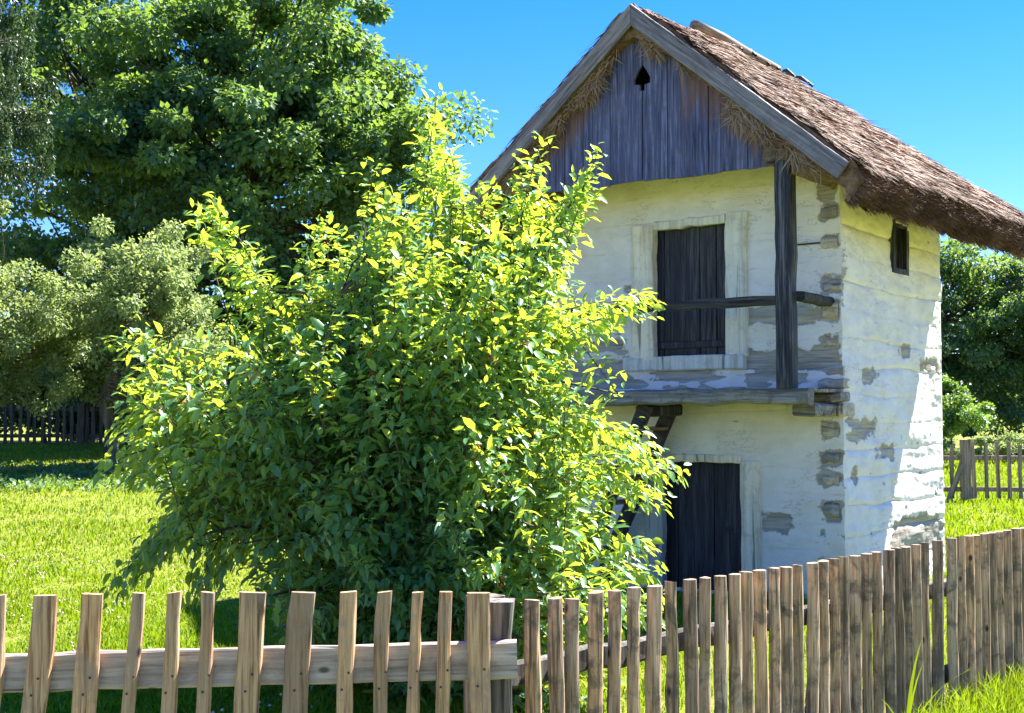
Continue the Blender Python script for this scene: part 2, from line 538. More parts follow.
def roof_under(x):
    return ZA - K * np.abs(np.asarray(x) - XR) - 0.27


def patch_mask(a, z, patches, seed):
    """1 where limewash has come off: soft boxes with ragged noise edges."""
    m = np.full(np.shape(a), -1.0)
    nz = fbm(a * 8, z * 13, seed, 5) * 1.25
    for (a0, z0, a1, z1) in patches:
        ca, cz, ha, hz = (a0 + a1) / 2, (z0 + z1) / 2, abs(a1 - a0) / 2, abs(z1 - z0) / 2
        q = (np.abs((a - ca) / (ha + 0.01)) ** 3 + np.abs((z - cz) / (hz + 0.01)) ** 3) ** (1 / 3)
        d = (q - 1) * np.minimum(ha, hz)
        m = np.maximum(m, -d / 0.03 + nz * 1.6)
    return m


FRONT_BARE = [(-0.2, 3.78, -0.05, 3.92), (-0.2, 3.57, -0.03, 3.73), (-0.185, 3.29, -0.03, 3.43), (-0.18, 2.87, 0.0, 3.05),
              (-0.19, 2.62, -0.03, 2.85), (-0.96, 2.64, -0.19, 2.80), (-0.19, 2.35, -0.02, 2.5), (-1.15, 2.19, 0.0, 2.37),
              (-3.3, 2.19, -2.3, 2.33), (-3.2, 2.42, -2.45, 2.53), (-1.75, 2.18, -1.3, 2.22), (-0.2, 1.52, -0.03, 1.7),
              (-0.21, 1.285, -0.03, 1.4), (-0.21, 1.08, -0.03, 1.21), (-0.22, 0.78, -0.04, 0.935),
              (-0.79, 0.65, -0.55, 0.80), (-2.9, 0.95, -2.45, 1.2), (-2.33, 3.02, -2.3, 3.05)]
SIDE_BARE = [(0.45, 2.07, 0.8, 2.2), (0.08, 1.52, 0.72, 1.7), (0.88, 1.32, 1.3, 1.43), (1.48, 2.34, 1.72, 2.45),
             (2.1, 2.24, 2.74, 2.37), (0.2, 1.14, 0.3, 1.27), (1.15, 0.36, 2.66, 0.7), (0.0, 2.87, 0.03, 3.05), (2.72, 1.0, 2.8, 1.25)]


def corner_e(z):
    return 0.018 * fbm(np.asarray(z) * 4.0, 3.3, 77, 3)


def log_wall(parent, length, levels, patches, seed, bulge, place, top, openings=(), step=0.0125, flake=None, wave=0.055):
    """One mesh object per log. a = distance along the wall, z = height; place(a, z, out) gives the local point."""
    nl = len(levels) - 1
    na = max(int(length / step), 2)
    a = np.linspace(0, length, na + 1)
    def curve(i):
        if i == 0: return np.full_like(a, levels[0])
        return levels[i] + wave * (vnoise(a * 0.9 + i * 13.7, i * 3.1, seed) + 0.5 * vnoise(a * 2.3, i * 5.7, seed + 3))
    for i in range(nl):
        z0, z1 = curve(i), curve(i + 1)
        nr = max(int((levels[i + 1] - levels[i]) / step), 3)
        t = np.linspace(0, 1, nr + 1)[:, None]
        A = np.repeat(a[None], nr + 1, 0)
        Z = z0[None] * (1 - t) + z1[None] * t
        prof = 1 - np.abs(2 * t - 1) ** 7
        out = bulge * (1 + (prof - 1) * np.clip(0.45 + 2.2 * vnoise(A * 0.9, np.round(i + t) * 2.7, seed + 8), 0.03, 1.5)) + (0.006 + 1.8 * bulge) * fbm(A * 1.2 + 0.4 * Z, Z * 3.8, seed + 9, 4) + 0.006 * fbm(A * 12, Z * 20, seed + 4, 4)
        out = out + 0.008 * vnoise(i * 1.7, 0.0, seed + 40)
        seam = np.repeat(np.clip(1 - np.minimum(t, 1 - t) * (levels[i + 1] - levels[i]) / 0.02, 0, 1), na + 1, 1)
        bare = patch_mask(A, Z, patches, seed)
        if flake is not None: bare = np.maximum(bare, flake(A, Z))
        b01 = sstep(-0.3, 0.3, bare)
        out = out - 0.016 * b01
        edge = np.minimum(A, length - A)
        out = out * sstep(0, 0.05, edge)
        X, Y, ZZ = place(A, np.minimum(Z, top(A)), out)
        ids = np.arange((nr + 1) * (na + 1)).reshape(nr + 1, na + 1)
        F = np.stack([ids[:-1, :-1], ids[:-1, 1:], ids[1:, 1:], ids[1:, :-1]], -1)
        ca = (a[:-1] + a[1:]) / 2
        cz = (Z[:-1, :-1] + Z[1:, 1:]) / 2
        keep = np.ones(F.shape[:2], bool)
        for (o0, oz0, o1, oz1) in openings:
            keep &= ~((ca[None] > o0) & (ca[None] < o1) & (cz > oz0) & (cz < oz1))
        keep &= (Z[:-1, :-1] < top(A[:-1, :-1]))
        F = F[keep].reshape(-1, 4)
        if len(F) == 0: continue
        V = np.stack([X, Y, ZZ], -1).reshape(-1, 3)
        me = mesh_np('log', V, F, True, {'bare': np.clip(0.5 + bare.ravel() * 0.25, 0, 1), 'seam': seam.ravel()})
        link('log', me, MT['wall'], parent)


FL = [-0.12, 0.2, 0.47, 0.73, 1.0, 1.27, 1.53, 1.78, 1.97, 2.18, 2.38, 2.65, 2.89, 3.17, 3.46, 3.73, 3.98, 4.3]
D1 = (-2.02, 2.335, -1.17, 3.665)      # upper door opening (x0, z0, x1, z1)
D0 = (-1.93, 0.03, -1.02, 1.3)      # lower door opening


def front_flake(A, Z):
    x = A - WID
    zone = sstep(1.98, 2.03, Z) * sstep(2.24, 2.18, Z) + 0.55 * sstep(2.36, 2.4, Z) * sstep(2.7, 2.5, Z) * sstep(-2.2, -2.35, x)
    zone = zone + 0.5 * sstep(0.75, 0.55, Z) * sstep(-0.55, -0.2, x)
    n = fbm(x * 4.5, Z * 16, 61, 4)
    return (n - 0.52 + 0.62 * zone * (0.6 + 0.4 * sstep(-2.6, -1.0, -x - 3))) * 6 - 1.0 * (1 - zone)


front_p = [(p[0] + WID, p[1], p[2] + WID, p[3]) for p in FRONT_BARE]
front_o = [(d[0] + WID, d[1], d[2] + WID, d[3]) for d in (D1, D0)]
log_wall(H, WID, FL, front_p, 21, 0.0045, lambda a, z, o: ((a - WID) + corner_e(z) * sstep(WID - 0.25, WID, a), -o, z),
         lambda a: roof_under(a - WID), front_o, 0.0125, front_flake)
SL = [-0.12, 0.34, 0.62, 0.88, 1.16, 1.42, 1.68, 1.93, 2.2, 2.47, 2.72, 2.98, 3.25, 3.52, 3.78, 4.05]
WIN = (1.29, 3.22, 1.66, 3.70)
log_wall(H, DEP, SL, SIDE_BARE, 33, 0.019, lambda a, z, o: (o + corner_e(z) * sstep(0.25, 0, a), a, z),
         lambda a: np.full(np.shape(a), float(roof_under(0.0))), [WIN], 0.0125, lambda A, Z: (fbm(A * 6, Z * 13, 63, 4) - 0.56 - 0.12 * sstep(1.0, 2.5, Z)) * 7, 0.06)
log_wall(H, DEP, SL, [], 35, 0.03, lambda a, z, o: (-WID - o, DEP - a, z),
         lambda a: np.full(np.shape(a), float(roof_under(0.0))), [], 0.05)
log_wall(H, WID, FL, [], 36, 0.03, lambda a, z, o: (-a, DEP + o, z), lambda a: roof_under(a - WID), [], 0.05)
# dark linings behind the openings and the loft floor keep the inside dark
link('loft_floor', box_mesh('loft_floor', (-WID + 0.12, -0.62, 4.3), (-0.62, DEP - 0.1, 4.33)), MT['depthbeam'], H)


def beam(name, a, b, mat, parent=H, axis=0, bev=0.008, wob=0.004, seg=6, seed=0, loc=(0, 0, 0), rot=(0, 0, 0)):
    return link(name, box_mesh(name, a, b, bev, wob, seg, axis, seed), MT[mat], parent, loc, rot)


# log ends showing at the corner
rs = RS(3)
for (x0, z0, x1, z1) in [(-0.19, 3.6, -0.035, 3.71), (-0.18, 3.31, -0.035, 3.42), (-0.17, 2.9, 0.0, 3.0), (-0.18, 2.66, -0.04, 2.8),
                         (-0.18, 2.37, -0.03, 2.49), (-0.19, 1.54, -0.045, 1.69), (-0.2, 1.3, -0.045, 1.39),
                         (-0.2, 1.1, -0.05, 1.2), (-0.205, 0.8, -0.05, 0.925), (-0.2, 2.11, 0.012, 2.2)]:
    beam('log_end', (x0, -0.018 - rs.rand() * 0.008, z0), (x1, 0.05, z1), 'logend', bev=0.022, wob=0.007, seg=3, seed=rs.randint(999))

# door frames and doors
def frame_plank(x0, x1, z0, z1, y0=-0.045, y1=0.06, seed=0, axis=2):
    return beam('door_jamb' if axis == 2 else 'door_lintel', (x0, y0, z0), (x1, y1, z1), 'jamb', axis=axis, bev=0.01, wob=0.005, seg=8, seed=seed)


frame_plank(-2.265, -2.003, 2.31, 3.7, seed=1)
frame_plank(-1.185, -0.955, 2.32, 3.735, seed=2)
frame_plank(-2.0, -1.188, 3.645, 3.73, y0=-0.03, seed=3, axis=0)
beam('door_sill', (-2.35, -0.06, 2.2), (-0.98, 0.08, 2.345), 'jamb', axis=0, bev=0.012, wob=0.005, seg=9, seed=4)
frame_plank(-1.035, -0.84, -0.05, 1.3, seed=5)
frame_plank(-2.12, -1.915, -0.05, 1.275, seed=6)
frame_plank(-1.913, -1.037, 1.28, 1.36, y0=-0.03, seed=7, axis=0)


def plank_door(d, cuts, battens, seed):
    x0, z0, x1, z1 = d
    back = link('door', box_mesh('door', (x0 - 0.02, 0.115, z0 - 0.02), (x1 + 0.02, 0.14, z1 + 0.02)), MT['door'], H)
    xs = [x0 - 0.01] + [x0 + c * (x1 - x0) for c in cuts] + [x1 + 0.01]
    rs = RS(seed)
    for i in range(len(xs) - 1):
        y = 0.08 + rs.rand() * 0.008
        link('plank', box_mesh('plank', (xs[i] + 0.004, y, z0 - 0.01), (xs[i + 1] - 0.004, 0.113, z1 + 0.01), 0.005, 0.0015, 6, 2, seed + i), MT['door'], back)
    for bz in battens:
        link('batten', box_mesh('batten', (x0 + 0.03, 0.052, bz - 0.035), (x1 - 0.02, 0.0785, bz + 0.035), 0.006, 0.002, 4, 0, seed + 9), MT['door'], back)
    return back


door_up = plank_door(D1, (0.1, 0.58, 0.8), (2.46,), 50)
door_lo = plank_door(D0, (0.15, 0.6), (), 60)
door_up['label'] = 'dark plank door of the upper storey behind the rail'
door_lo['label'] = 'dark plank door of the ground floor'
t = Tubes(); w = np.linspace(0, 2 * math.pi, 13)
t.add(np.stack([-1.23 + 0.0 * w, 0.07 + 0 * w, 0.62 + 0 * w], -1) + np.stack([0.03 * np.sin(w), 0 * w, 0.03 * np.cos(w)], -1), [0.005] * 13, 5)
link('handle', t.mesh('handle'), MT['iron'], door_lo)

# gable planks, with the spade-shaped hole cut half into each of the two middle planks
GXB = [-3.32, -3.1, -2.86, -2.62, -2.39, -2.07, -1.705, -1.43, -1.128, -0.991, -0.866, -0.591, -0.33]
rs = RS(12)
HSP = [(0, 4.90), (0.02, 4.90), (0.022, 4.96), (0.082, 4.965), (0.085, 5.02), (0.045, 5.09), (0.0, 5.155)]
for i in range(len(GXB) - 1):
    x0, x1 = GXB[i] + 0.004, GXB[i + 1] - 0.004
    zb = 3.985 + rs.rand() * 0.04
    zt = lambda x: ZA - K * abs(x - XR) - 0.2
    poly = [(x0, zb), (x1, zb + rs.normal(0, 0.008))]
    if i == 5: poly += [(x1 - dx, z) for dx, z in HSP]
    poly += [(x1, zt(x1))]
    if x0 < XR < x1: poly += [(XR, zt(XR))]
    poly += [(x0, zt(x0))]
    if i == 6: poly += [(x0 + dx, z) for dx, z in HSP[::-1]]
    # add mid points so that the sheltered, unweathered top can follow the roof line
    y0 = -0.735 + rs.rand() * 0.014; y1 = y0 + 0.026
    n = len(poly)
    V = [(p[0], y0, p[1]) for p in poly] + [(p[0], y1, p[1]) for p in poly]
    F = [tuple(range(n)), tuple(range(2 * n - 1, n - 1, -1))] + [(j, j + n, (j + 1) % n + n, (j + 1) % n) for j in range(n)]
    fr = [(p[1] - (ZA - K * abs(p[0] - XR) - 0.62)) / 0.9 if abs(p[0] - XR) > 0.35 else -0.6 + 0.5 * abs(p[0] - XR) for p in poly] * 2
    link('gable_plank', mesh_py('gable_plank', V, F, False, {'fresh': fr}), MT['gable'], H)

# gallery: floor, edge beam, posts, rails, carrying logs
for i in range(5):
    beam('floor_board', (-3.4, -0.655 + i * 0.13, 1.955), (-0.02, -0.53 + i * 0.13, 1.985), 'greybeam', seed=80 + i, wob=0.002)
beam('edge_beam', (-3.45, -0.8, 1.84), (0.0, -0.66, 1.985), 'greybeam', seed=90, bev=0.022, wob=0.009, seg=14)
for px_ in (-0.305, -3.3):
    beam('gallery_post', (px_, -0.79, 1.98), (px_ + 0.155, -0.64, 4.03), 'post', axis=2, bev=0.015, wob=0.003, seg=12, seed=95)
beam('hand_rail', (-3.3, -0.77, 2.735), (-0.3, -0.69, 2.825), 'beam', bev=0.015, wob=0.006, seg=12, seed=97)
beam('hand_rail', (-0.17, -0.66, 2.76), (-0.075, 0.03, 2.85), 'beam', axis=1, bev=0.015, wob=0.004, seg=4, seed=98)
for x_, m_ in ((-0.25, 'greybeam'), (-1.9, 'post'), (-3.3, 'post')):
    beam('carrying_log', (x_, -0.56, 1.735), (x_ + 0.22, 0.2, 1.852), m_, axis=1, bev=0.02, wob=0.006, seg=4, seed=int(-x_ * 10))
beam('log_end', (-0.02, -0.09, 1.73), (0.035, 0.2, 1.85), 'logend', bev=0.02, wob=0.006, seg=3, seed=5)
beam('log_end', (-0.24, -0.13, 1.862), (0.03, 0.1, 1.95), 'greybeam', bev=0.02, wob=0.006, seg=3, seed=6)
beam('log_end', (-0.22, -0.06, 1.99), (0.025, 0.1, 2.085), 'logend', bev=0.02, wob=0.006, seg=3, seed=16)
for x_ in (-0.42, -3.33):
    beam('wall_plate', (x_, -0.8, 4.03), (x_ + 0.29, 0.25, 4.2), 'depthbeam', axis=1, bev=0.015, wob=0.004, seg=5, seed=7)
beam('wall_plate', (-0.16, -0.76, 3.9), (0.06, 0.3, 4.0), 'depthbeam', axis=1, bev=0.02, wob=0.006, seg=5, seed=8)
link('wall_peg', box_mesh('wall_peg', (-0.5, -0.03, 3.36), (-0.2, -0.014, 3.375), 0.003), MT['iron'], H)

# ladder stair under the gallery
stair = link('staircase', box_mesh('staircase', (-0.07, -0.05, 0), (0.07, 0.03, 2.08), 0.01, 0.004, 6, 2, 3), MT['beam'], H, (-2.63, -0.1, -0.03), (0, R(25.2), 0))
link('stringer', box_mesh('stringer', (-0.07, -0.03, 0), (0.07, 0.05, 2.08), 0.01, 0.004, 6, 2, 4), MT['beam'], stair, (0, -0.52, 0))
for i in range(7):
    s = 0.2 + i * 0.27
    link('step', box_mesh('step', (-0.09, -0.468, -0.017), (0.09, -0.052, 0.017), 0.006, 0.002, 3, 1, i), MT['depthbeam'], stair, (0.0, 0, s), (0, R(-25.2), 0))

# small side window
wf = link('window', box_mesh('window', (-0.12, WIN[0] - 0.03, WIN[1] - 0.03), (-0.09, WIN[2] + 0.03, WIN[3] + 0.03)), MT['dark'], H)  # back panel painted dark in place of a shaded interior
for (a, b, ax) in [((-0.1, WIN[0] - 0.05, WIN[1] - 0.03), (0.05, WIN[0] + 0.025, WIN[3] + 0.03), 2), ((-0.1, WIN[2] - 0.02, WIN[1] - 0.03), (0.045, WIN[2] + 0.045, WIN[3] + 0.03), 2),
                   ((-0.1, WIN[0] + 0.026, WIN[1] - 0.03), (0.04, WIN[2] - 0.021, WIN[1] + 0.03), 1), ((-0.1, WIN[0] + 0.026, WIN[3] - 0.03), (0.04, WIN[2] - 0.021, WIN[3] + 0.03), 1)]:
    link('window_frame', box_mesh('window_frame', a, b, 0.006, 0.003, 4, ax, 2), MT['post'], wf)
link('window_bar', box_mesh('window_bar', (-0.06, 1.46, WIN[1] + 0.02), (-0.035, 1.49, WIN[3] - 0.02), 0.004), MT['iron'], wf)

# thatched roof
V0, V1 = -0.83, 3.35
ZR = 5.79


def eave_x(v): return 0.47 + 0.42 * sstep(0, 1, (np.asarray(v) - V0) / (V1 - V0))
def eave_z(v): return 3.92 - 0.10 * sstep(0, 1, (np.asarray(v) - V0) / (V1 - V0))


def roof_top(v, t, sgn):
    """t 0 at the ridge, 1 at the eave; sgn +1 right slope, -1 left slope."""
    v = np.asarray(v, float); t = np.asarray(t, float)
    W = (eave_x(v) - XR) if sgn > 0 else np.full(v.shape, 2.25)
    ze = eave_z(v) if sgn > 0 else np.full(v.shape, 3.92)
    zr = ZR - 0.05 * sstep(2.3, 3.4, v) + 0.02 * np.sin(v * 2.3)
    n = 0.05 * fbm(v * 1.6, t * 2.5 + sgn * 9, 91, 4) + 0.075 * np.abs(vnoise(v * 5, t * 6 + sgn * 5, 93)) + 0.045 * vnoise(v * 11, t * 14 + sgn * 5, 94)
    x = XR + sgn * W * t
    z = zr - (zr - ze) * (t ** 0.97) - 0.10 * np.exp(-(t / 0.05) ** 2) * 0.6 + n
    return x, z


nv = 130
vv = np.linspace(V0, V1, nv)
sec = []
for t_ in np.linspace(1, 0, 60): sec.append(('t', -1, t_))
for t_ in np.linspace(0, 1, 60)[1:]: sec.append(('t', 1, t_))
for q in (0.25, 0.5, 0.75, 1.0): sec.append(('e', 1, q))
for t_ in np.linspace(0.96, 0, 16): sec.append(('u', 1, t_))
for t_ in np.linspace(0, 0.96, 16)[1:]: sec.append(('u', -1, t_))
for q in (1.0, 0.75, 0.5, 0.25): sec.append(('e', -1, q))
ns = len(sec)
VV = np.zeros((nv, ns, 3))
for j, (k_, sg, p_) in enumerate(sec):
    if k_ == 't':
        x, z = roof_top(vv, np.full(nv, p_), sg)
    elif k_ == 'e':
        x, z = roof_top(vv, np.full(nv, 1.0), sg)
        x = x + sg * (0.09 * math.sin(p_ * math.pi) - 0.07 * p_) + 0.06 * fbm(vv * 5, p_ * 2.0 + sg, 95, 3)
        z = z - 0.33 * p_ + (0.03 + 0.08 * p_) * fbm(vv * 3.2, p_ * 2.0 + sg, 96, 4)
    else:
        x, z = roof_top(vv, np.full(nv, p_), sg)
        z = z - 0.29 - 0.0 * p_ + 0.04 * fbm(vv * 3, p_ * 6.0, 97, 3)
    VV[:, j, 0] = x; VV[:, j, 1] = vv + 0.0; VV[:, j, 2] = z
VV[-1, :, 1] += 0.05 * fbm(np.arange(ns) * 0.4, 1.0, 98, 3)
ids = np.arange(nv * ns).reshape(nv, ns)
nxt = np.roll(ids, -1, 1)
RF = np.stack([ids[:-1], ids[1:], nxt[1:], nxt[:-1]], -1).reshape(-1, 4)
faces = [tuple(f) for f in RF.tolist()] + [tuple(ids[0].tolist()), tuple(ids[-1][::-1].tolist())]
roof = link('roof', mesh_py('roof', VV.reshape(-1, 3), faces), MT['thatch'], H)


def strands(name, P, D, Nn, L, Wd, var, parent, mat='straw'):
    """Flat stalks: start P, direction D, facing Nn, with a bend."""
    D = unit(D); S = unit(np.cross(D, Nn)) * (Wd[:, None] / 2)
    M = P + D * (L * 0.5)[:, None]
    E_ = P + D * L[:, None] + Nn * (L * RS(5).uniform(-0.06, 0.1, len(P)))[:, None]
    V = np.stack([P - S, P + S, M - S, M + S, E_], 1)
    F = np.array([[0, 1, 3], [0, 3, 2], [2, 3, 4]])
    F = (F[None] + (np.arange(len(P)) * 5)[:, None, None]).reshape(-1, 3)
    o = link(name, mesh_np(name, V.reshape(-1, 3), F, False, {'var': np.repeat(var, 5)}), MT[mat], parent)
    o['kind'] = 'stuff'
    return o


rs = RS(44)
Ps, Ds, Ns, Ls, Ws, Vs = [], [], [], [], [], []
for sgn, cnt in ((1, 62000), (-1, 16000)):
    v = rs.uniform(V0 + 0.01, V1 - 0.02, cnt); t = rs.uniform(0.0, 1.0, cnt) ** 0.95
    x, z = roof_top(v, t, sgn)
    L = rs.uniform(0.1, 0.3, cnt)
    jit = rs.normal(0, 0.16, cnt) + 0.35 * vnoise(v * 2.2, t * 4, 12)
    lift = rs.uniform(0.0, 0.02, cnt)
    n_ = np.stack([np.full(cnt, sgn * 0.64), np.zeros(cnt), np.full(cnt, 0.77)], -1)
    d = np.stack([np.full(cnt, sgn * 0.77), jit, np.full(cnt, -0.64) + rs.normal(0.02, 0.1, cnt)], -1)
    P = np.stack([x, v, z], -1) + n_ * (lift + 0.002)[:, None]
    # layered courses: the stalk ends of each course stand a little proud
    var = np.clip(0.55 + 1.1 * fbm(v * 7, t * 7, 14, 3) + rs.normal(0, 0.25, cnt), 0, 1)
    Ps.append(P); Ds.append(d); Ns.append(unit(n_ + rs.normal(0, 0.35, n_.shape))); Ls.append(L); Ws.append(rs.uniform(0.005, 0.014, cnt)); Vs.append(var)
strands('straw', np.vstack(Ps), np.vstack(Ds), np.vstack(Ns), np.hstack(Ls), np.hstack(Ws), np.hstack(Vs), roof)
# ragged straw butts along the eave
cnt = 22000
v = rs.uniform(V0, V1, cnt); q = rs.uniform(0, 1, cnt)
x, z = roof_top(v, np.full(cnt, 1.0), 1)
lump = fbm(v * 5, q * 3, 31, 3)
P = np.stack([x - 0.035 + 0.09 * np.sin(q * math.pi) - 0.07 * q + 0.03 * lump, v, z - 0.03 - 0.3 * q - 0.02 * lump], -1)
d = np.stack([np.full(cnt, 0.8) + rs.normal(0, 0.2, cnt), rs.normal(0, 0.25, cnt), -0.45 - 0.3 * q + rs.normal(0, 0.25, cnt)], -1)
strands('straw_fringe', P, d, unit(rs.normal(0, 1, (cnt, 3))), rs.uniform(0.07, 0.14, cnt), rs.uniform(0.005, 0.011, cnt), np.clip(0.35 + 0.5 * lump + rs.normal(0, 0.15, cnt), 0, 1), roof)
# straw hanging between barge board and gable planks
cnt = 15000
x = rs.uniform(XR - 2.2, XR + 2.1, cnt); lump = fbm(x * 4.5, 0.3, 41, 3)
x = x[(lump + rs.normal(0, 0.12, cnt)) > np.where(x < XR, -0.12, 0.14)]; cnt = len(x); lump = fbm(x * 4.5, 0.3, 41, 3); yy = rs.uniform(-0.85, -0.745, cnt)
z = ZA - K * np.abs(x - XR) - 0.16 - rs.uniform(0, 0.16, cnt) * (1 + 0.6 * lump)
P = np.stack([x, yy, z], -1)
d = np.stack([rs.normal(0, 0.55, cnt) + 0.5 * np.sign(x - XR), rs.normal(0.0, 0.2, cnt), rs.normal(-0.6, 0.4, cnt)], -1)
strands('straw_fringe', P, d, unit(rs.normal(0, 1, (cnt, 3))), rs.uniform(0.07, 0.2, cnt) * (1 + 0.8 * lump), rs.uniform(0.005, 0.01, cnt), np.clip(0.85 + 0.4 * lump + rs.normal(0, 0.15, cnt), 0, 1), roof)

for sg in (1, -1):
    Lb = math.hypot(2.17, K * 2.17) if sg > 0 else math.hypot(2.25, K * 2.25)
    me = box_mesh('barge_board', (0.0, -0.02, -0.165), (Lb, 0.02, 0.0), 0.006, 0.003, 10, 0, 60 + sg)
    for vt in me.vertices:
        if vt.co.x < 0.02: vt.co.x = vt.co.x - vt.co.z * (-K) * -1.0 if False else -vt.co.z * K * -1 * -1 if False else (-vt.co.z) * K
    b = link('barge_board', me, MT['barge'], roof, (XR, -0.875 - (0.003 if sg < 0 else 0), ZA), (0, 0, 0))
    b.rotation_euler = (0, math.atan(K), 0) if sg > 0 else (0, -math.atan(K), math.pi)
    if sg < 0:
        b.rotation_mode = 'QUATERNION'
        b.matrix_basis = Matrix.Translation((XR, -0.878, ZA)) @ Matrix.Scale(-1, 4, (1, 0, 0)) @ Matrix.Rotation(math.atan(K), 4, 'Y')
# ridge poles and their spars
rs = RS(5)
t = Tubes(); t.add([(XR + 0.06, 0.28, ZR + 0.0), (XR + 0.055, 0.9, ZR + 0.02), (XR + 0.06, 1.6, ZR - 0.01), (XR + 0.06, 2.3, ZR - 0.02)], [0.06, 0.055, 0.05, 0.045], 8)
V_, F_ = np.vstack(t.V), [tuple(f) for f in np.vstack(t.F)] + [tuple(range(8))]
link('ridge_pole', mesh_py('ridge_pole', V_, F_, True), MT['rail_old'], roof)
for i in range(14):
    v = 1.0 + i * 0.165 + rs.normal(0, 0.04)
    t = Tubes(); p0 = np.array([XR + rs.normal(0.0, 0.03), v, ZR + 0.04])
    t.add([p0 + (0.11, rs.normal(0, 0.05), -0.09), p0 + (0.02, 0, -0.005), p0 + (-0.05, rs.normal(0, 0.05), rs.uniform(-0.02, 0.035))], [0.018, 0.022, 0.014], 5)
    link('ridge_spar', t.mesh('ridge_spar'), MT['beam'], roof)
for sg in (1, -1):
    for v in (0.0, 0.9, 1.8, 2.7):
        L = 2.25
        o = link('rafter', box_mesh('rafter', (0, -0.05, -0.11), (L if sg > 0 else L, 0.05, 0), 0.01, 0.003, 3, 0, 2), MT['depthbeam'], roof)
        M_ = Matrix.Translation((XR, v, ZA - 0.34)) @ (Matrix.Scale(-1, 4, (1, 0, 0)) if sg < 0 else Matrix.Identity(4)) @ Matrix.Rotation(math.atan(K), 4, 'Y')
        o.matrix_basis = M_


# ------------------------------------------------------------------ near fences
def picket_mesh(w, th, h, kind, seed, lean=0.0):
    rs = RS(seed)
    if kind == 'sawn':
        b = min(0.008, th * 0.25)
        sec = [(-w / 2 + b, -th / 2), (w / 2 - b, -th / 2), (w / 2, -th / 2 + b), (w / 2, th / 2 - b), (w / 2 - b, th / 2), (-w / 2 + b, th / 2), (-w / 2, th / 2 - b), (-w / 2, -th / 2 + b)]
    else:
        sec = [(-w / 2 * math.cos(a), -th * 0.75 * math.sin(a)) for a in np.linspace(0, math.pi, 8)] + [(w * 0.42, th * 0.25), (-w * 0.42, th * 0.25)]
    n = len(sec); nz = 11
    V = []; F = []
    px, py = rs.uniform(0, 50), rs.uniform(0, 50)
    tl = rs.normal(0, 0.004)
    for i in range(nz + 1):
        t = i / nz
        z = h * t
        bx = 0.018 * (fbm(z * 2.6 + px, 1.0, 5, 3)) + lean * t
        wv = 1 + 0.2 * float(vnoise(z * 4.5 + py, 2.0, 7)) + (0.07 * (1 - t) if kind != 'sawn' else 0.04 * (1 - t))
        for j, (x, y) in enumerate(sec):
            e = 0.008 * float(vnoise(z * 9 + j * 7.3, px, 3))
            V.append((x * wv + bx + e * np.sign(x), y + e, z + (tl * x / w if i == nz else 0)))
    for i in range(nz):
        for j in range(n):
            k = (j + 1) % n
            F.append((i * n + j, i * n + k, i * n + n + k, i * n + n + j))
    F += [tuple(range(n - 1, -1, -1)), tuple(range(nz * n, nz * n + n))]
    return mesh_py('picket', V, F)


# left stretch: fairly new sawn pickets; runs along x at y = 4.75
LY = 4.75
fl = empty('picket_fence', (-3.0, LY, 0.0), 0, 'newer tan picket fence with wide-spaced sawn pickets and plank rail', 'fence')
LP = [(-75, 10, 26, 597, 0.05), (-38, 8, 14, 596, 0.04), (7.5, 1.7, 13.5, 596, 0), (48.5, 41, 23.5, 596, 0), (99.8, 91.6, 22, 594.5, 0), (141.8, 135, 12.5, 593.5, 0), (179, 173.6, 14.5, 593, 0),
      (214.6, 210, 13, 593, 0), (256.3, 252.2, 24.5, 593, 0), (307.6, 299, 24, 593, 0), (352.4, 346.3, 17, 592.5, 0), (387.8, 383.5, 14.5, 592.5, 0),
      (419.2, 413.8, 12, 593, 0), (446.3, 444.9, 12.3, 592.5, 0), (481, 481.7, 22, 593.5, 0)]
SCL = LY / 1293.24
NAIL = mesh_py('nail', [(0.005 * math.cos(a), 0, 0.005 * math.sin(a)) for a in np.arange(6) * math.pi / 3] + [(0, -0.003, 0)], [(i, (i + 1) % 6, 6) for i in range(6)])
NAIL.materials.append(MT['iron'])
for i, (tx, bx, w, ty, _) in enumerate(LP):
    if i < 2: bx = tx - 6
    h = 1.7 - (ty - 420) * SCL + 0.012
    x0 = (tx - 512) * SCL
    lean = (tx - bx) * SCL / (120 * SCL) * h
    zb = -0.03
    o = link('picket', picket_mesh(w * SCL, 0.03, h - zb, 'sawn', 100 + i, lean), MT['picket_new'], fl, (x0 - lean + 3.0, -0.02, zb))
    for dz in (-0.03, 0.03):
        link('nail', NAIL, None, o, (lean * 0.72 + dz * 0.4, -0.0165, 0.76 + dz + 0.003 * i))
o = link('rail', box_mesh('rail', (-0.1, -0.018, -0.068), (3.02, 0.018, 0.068), 0.006, 0.0025, 24, 0, 9), MT['rail'], fl, (0.0, 0.025, 0.745), (0, R(-1.6), 0))
link('rail', box_mesh('rail', (-0.1, -0.018, -0.06), (3.02, 0.018, 0.06), 0.006, 0.0025, 20, 0, 19), MT['rail'], fl, (0.0, 0.025, 0.2), (0, R(-1.2), 0))
link('post', box_mesh('post', (2.885, 0.05, -0.1), (3.005, 0.17, 1.03), 0.012, 0.005, 8, 2, 21), MT['fencepost'], fl)
link('post', box_mesh('post', (0.3, 0.05, -0.1), (0.42, 0.17, 1.0), 0.012, 0.005, 8, 2, 22), MT['fencepost'], fl)

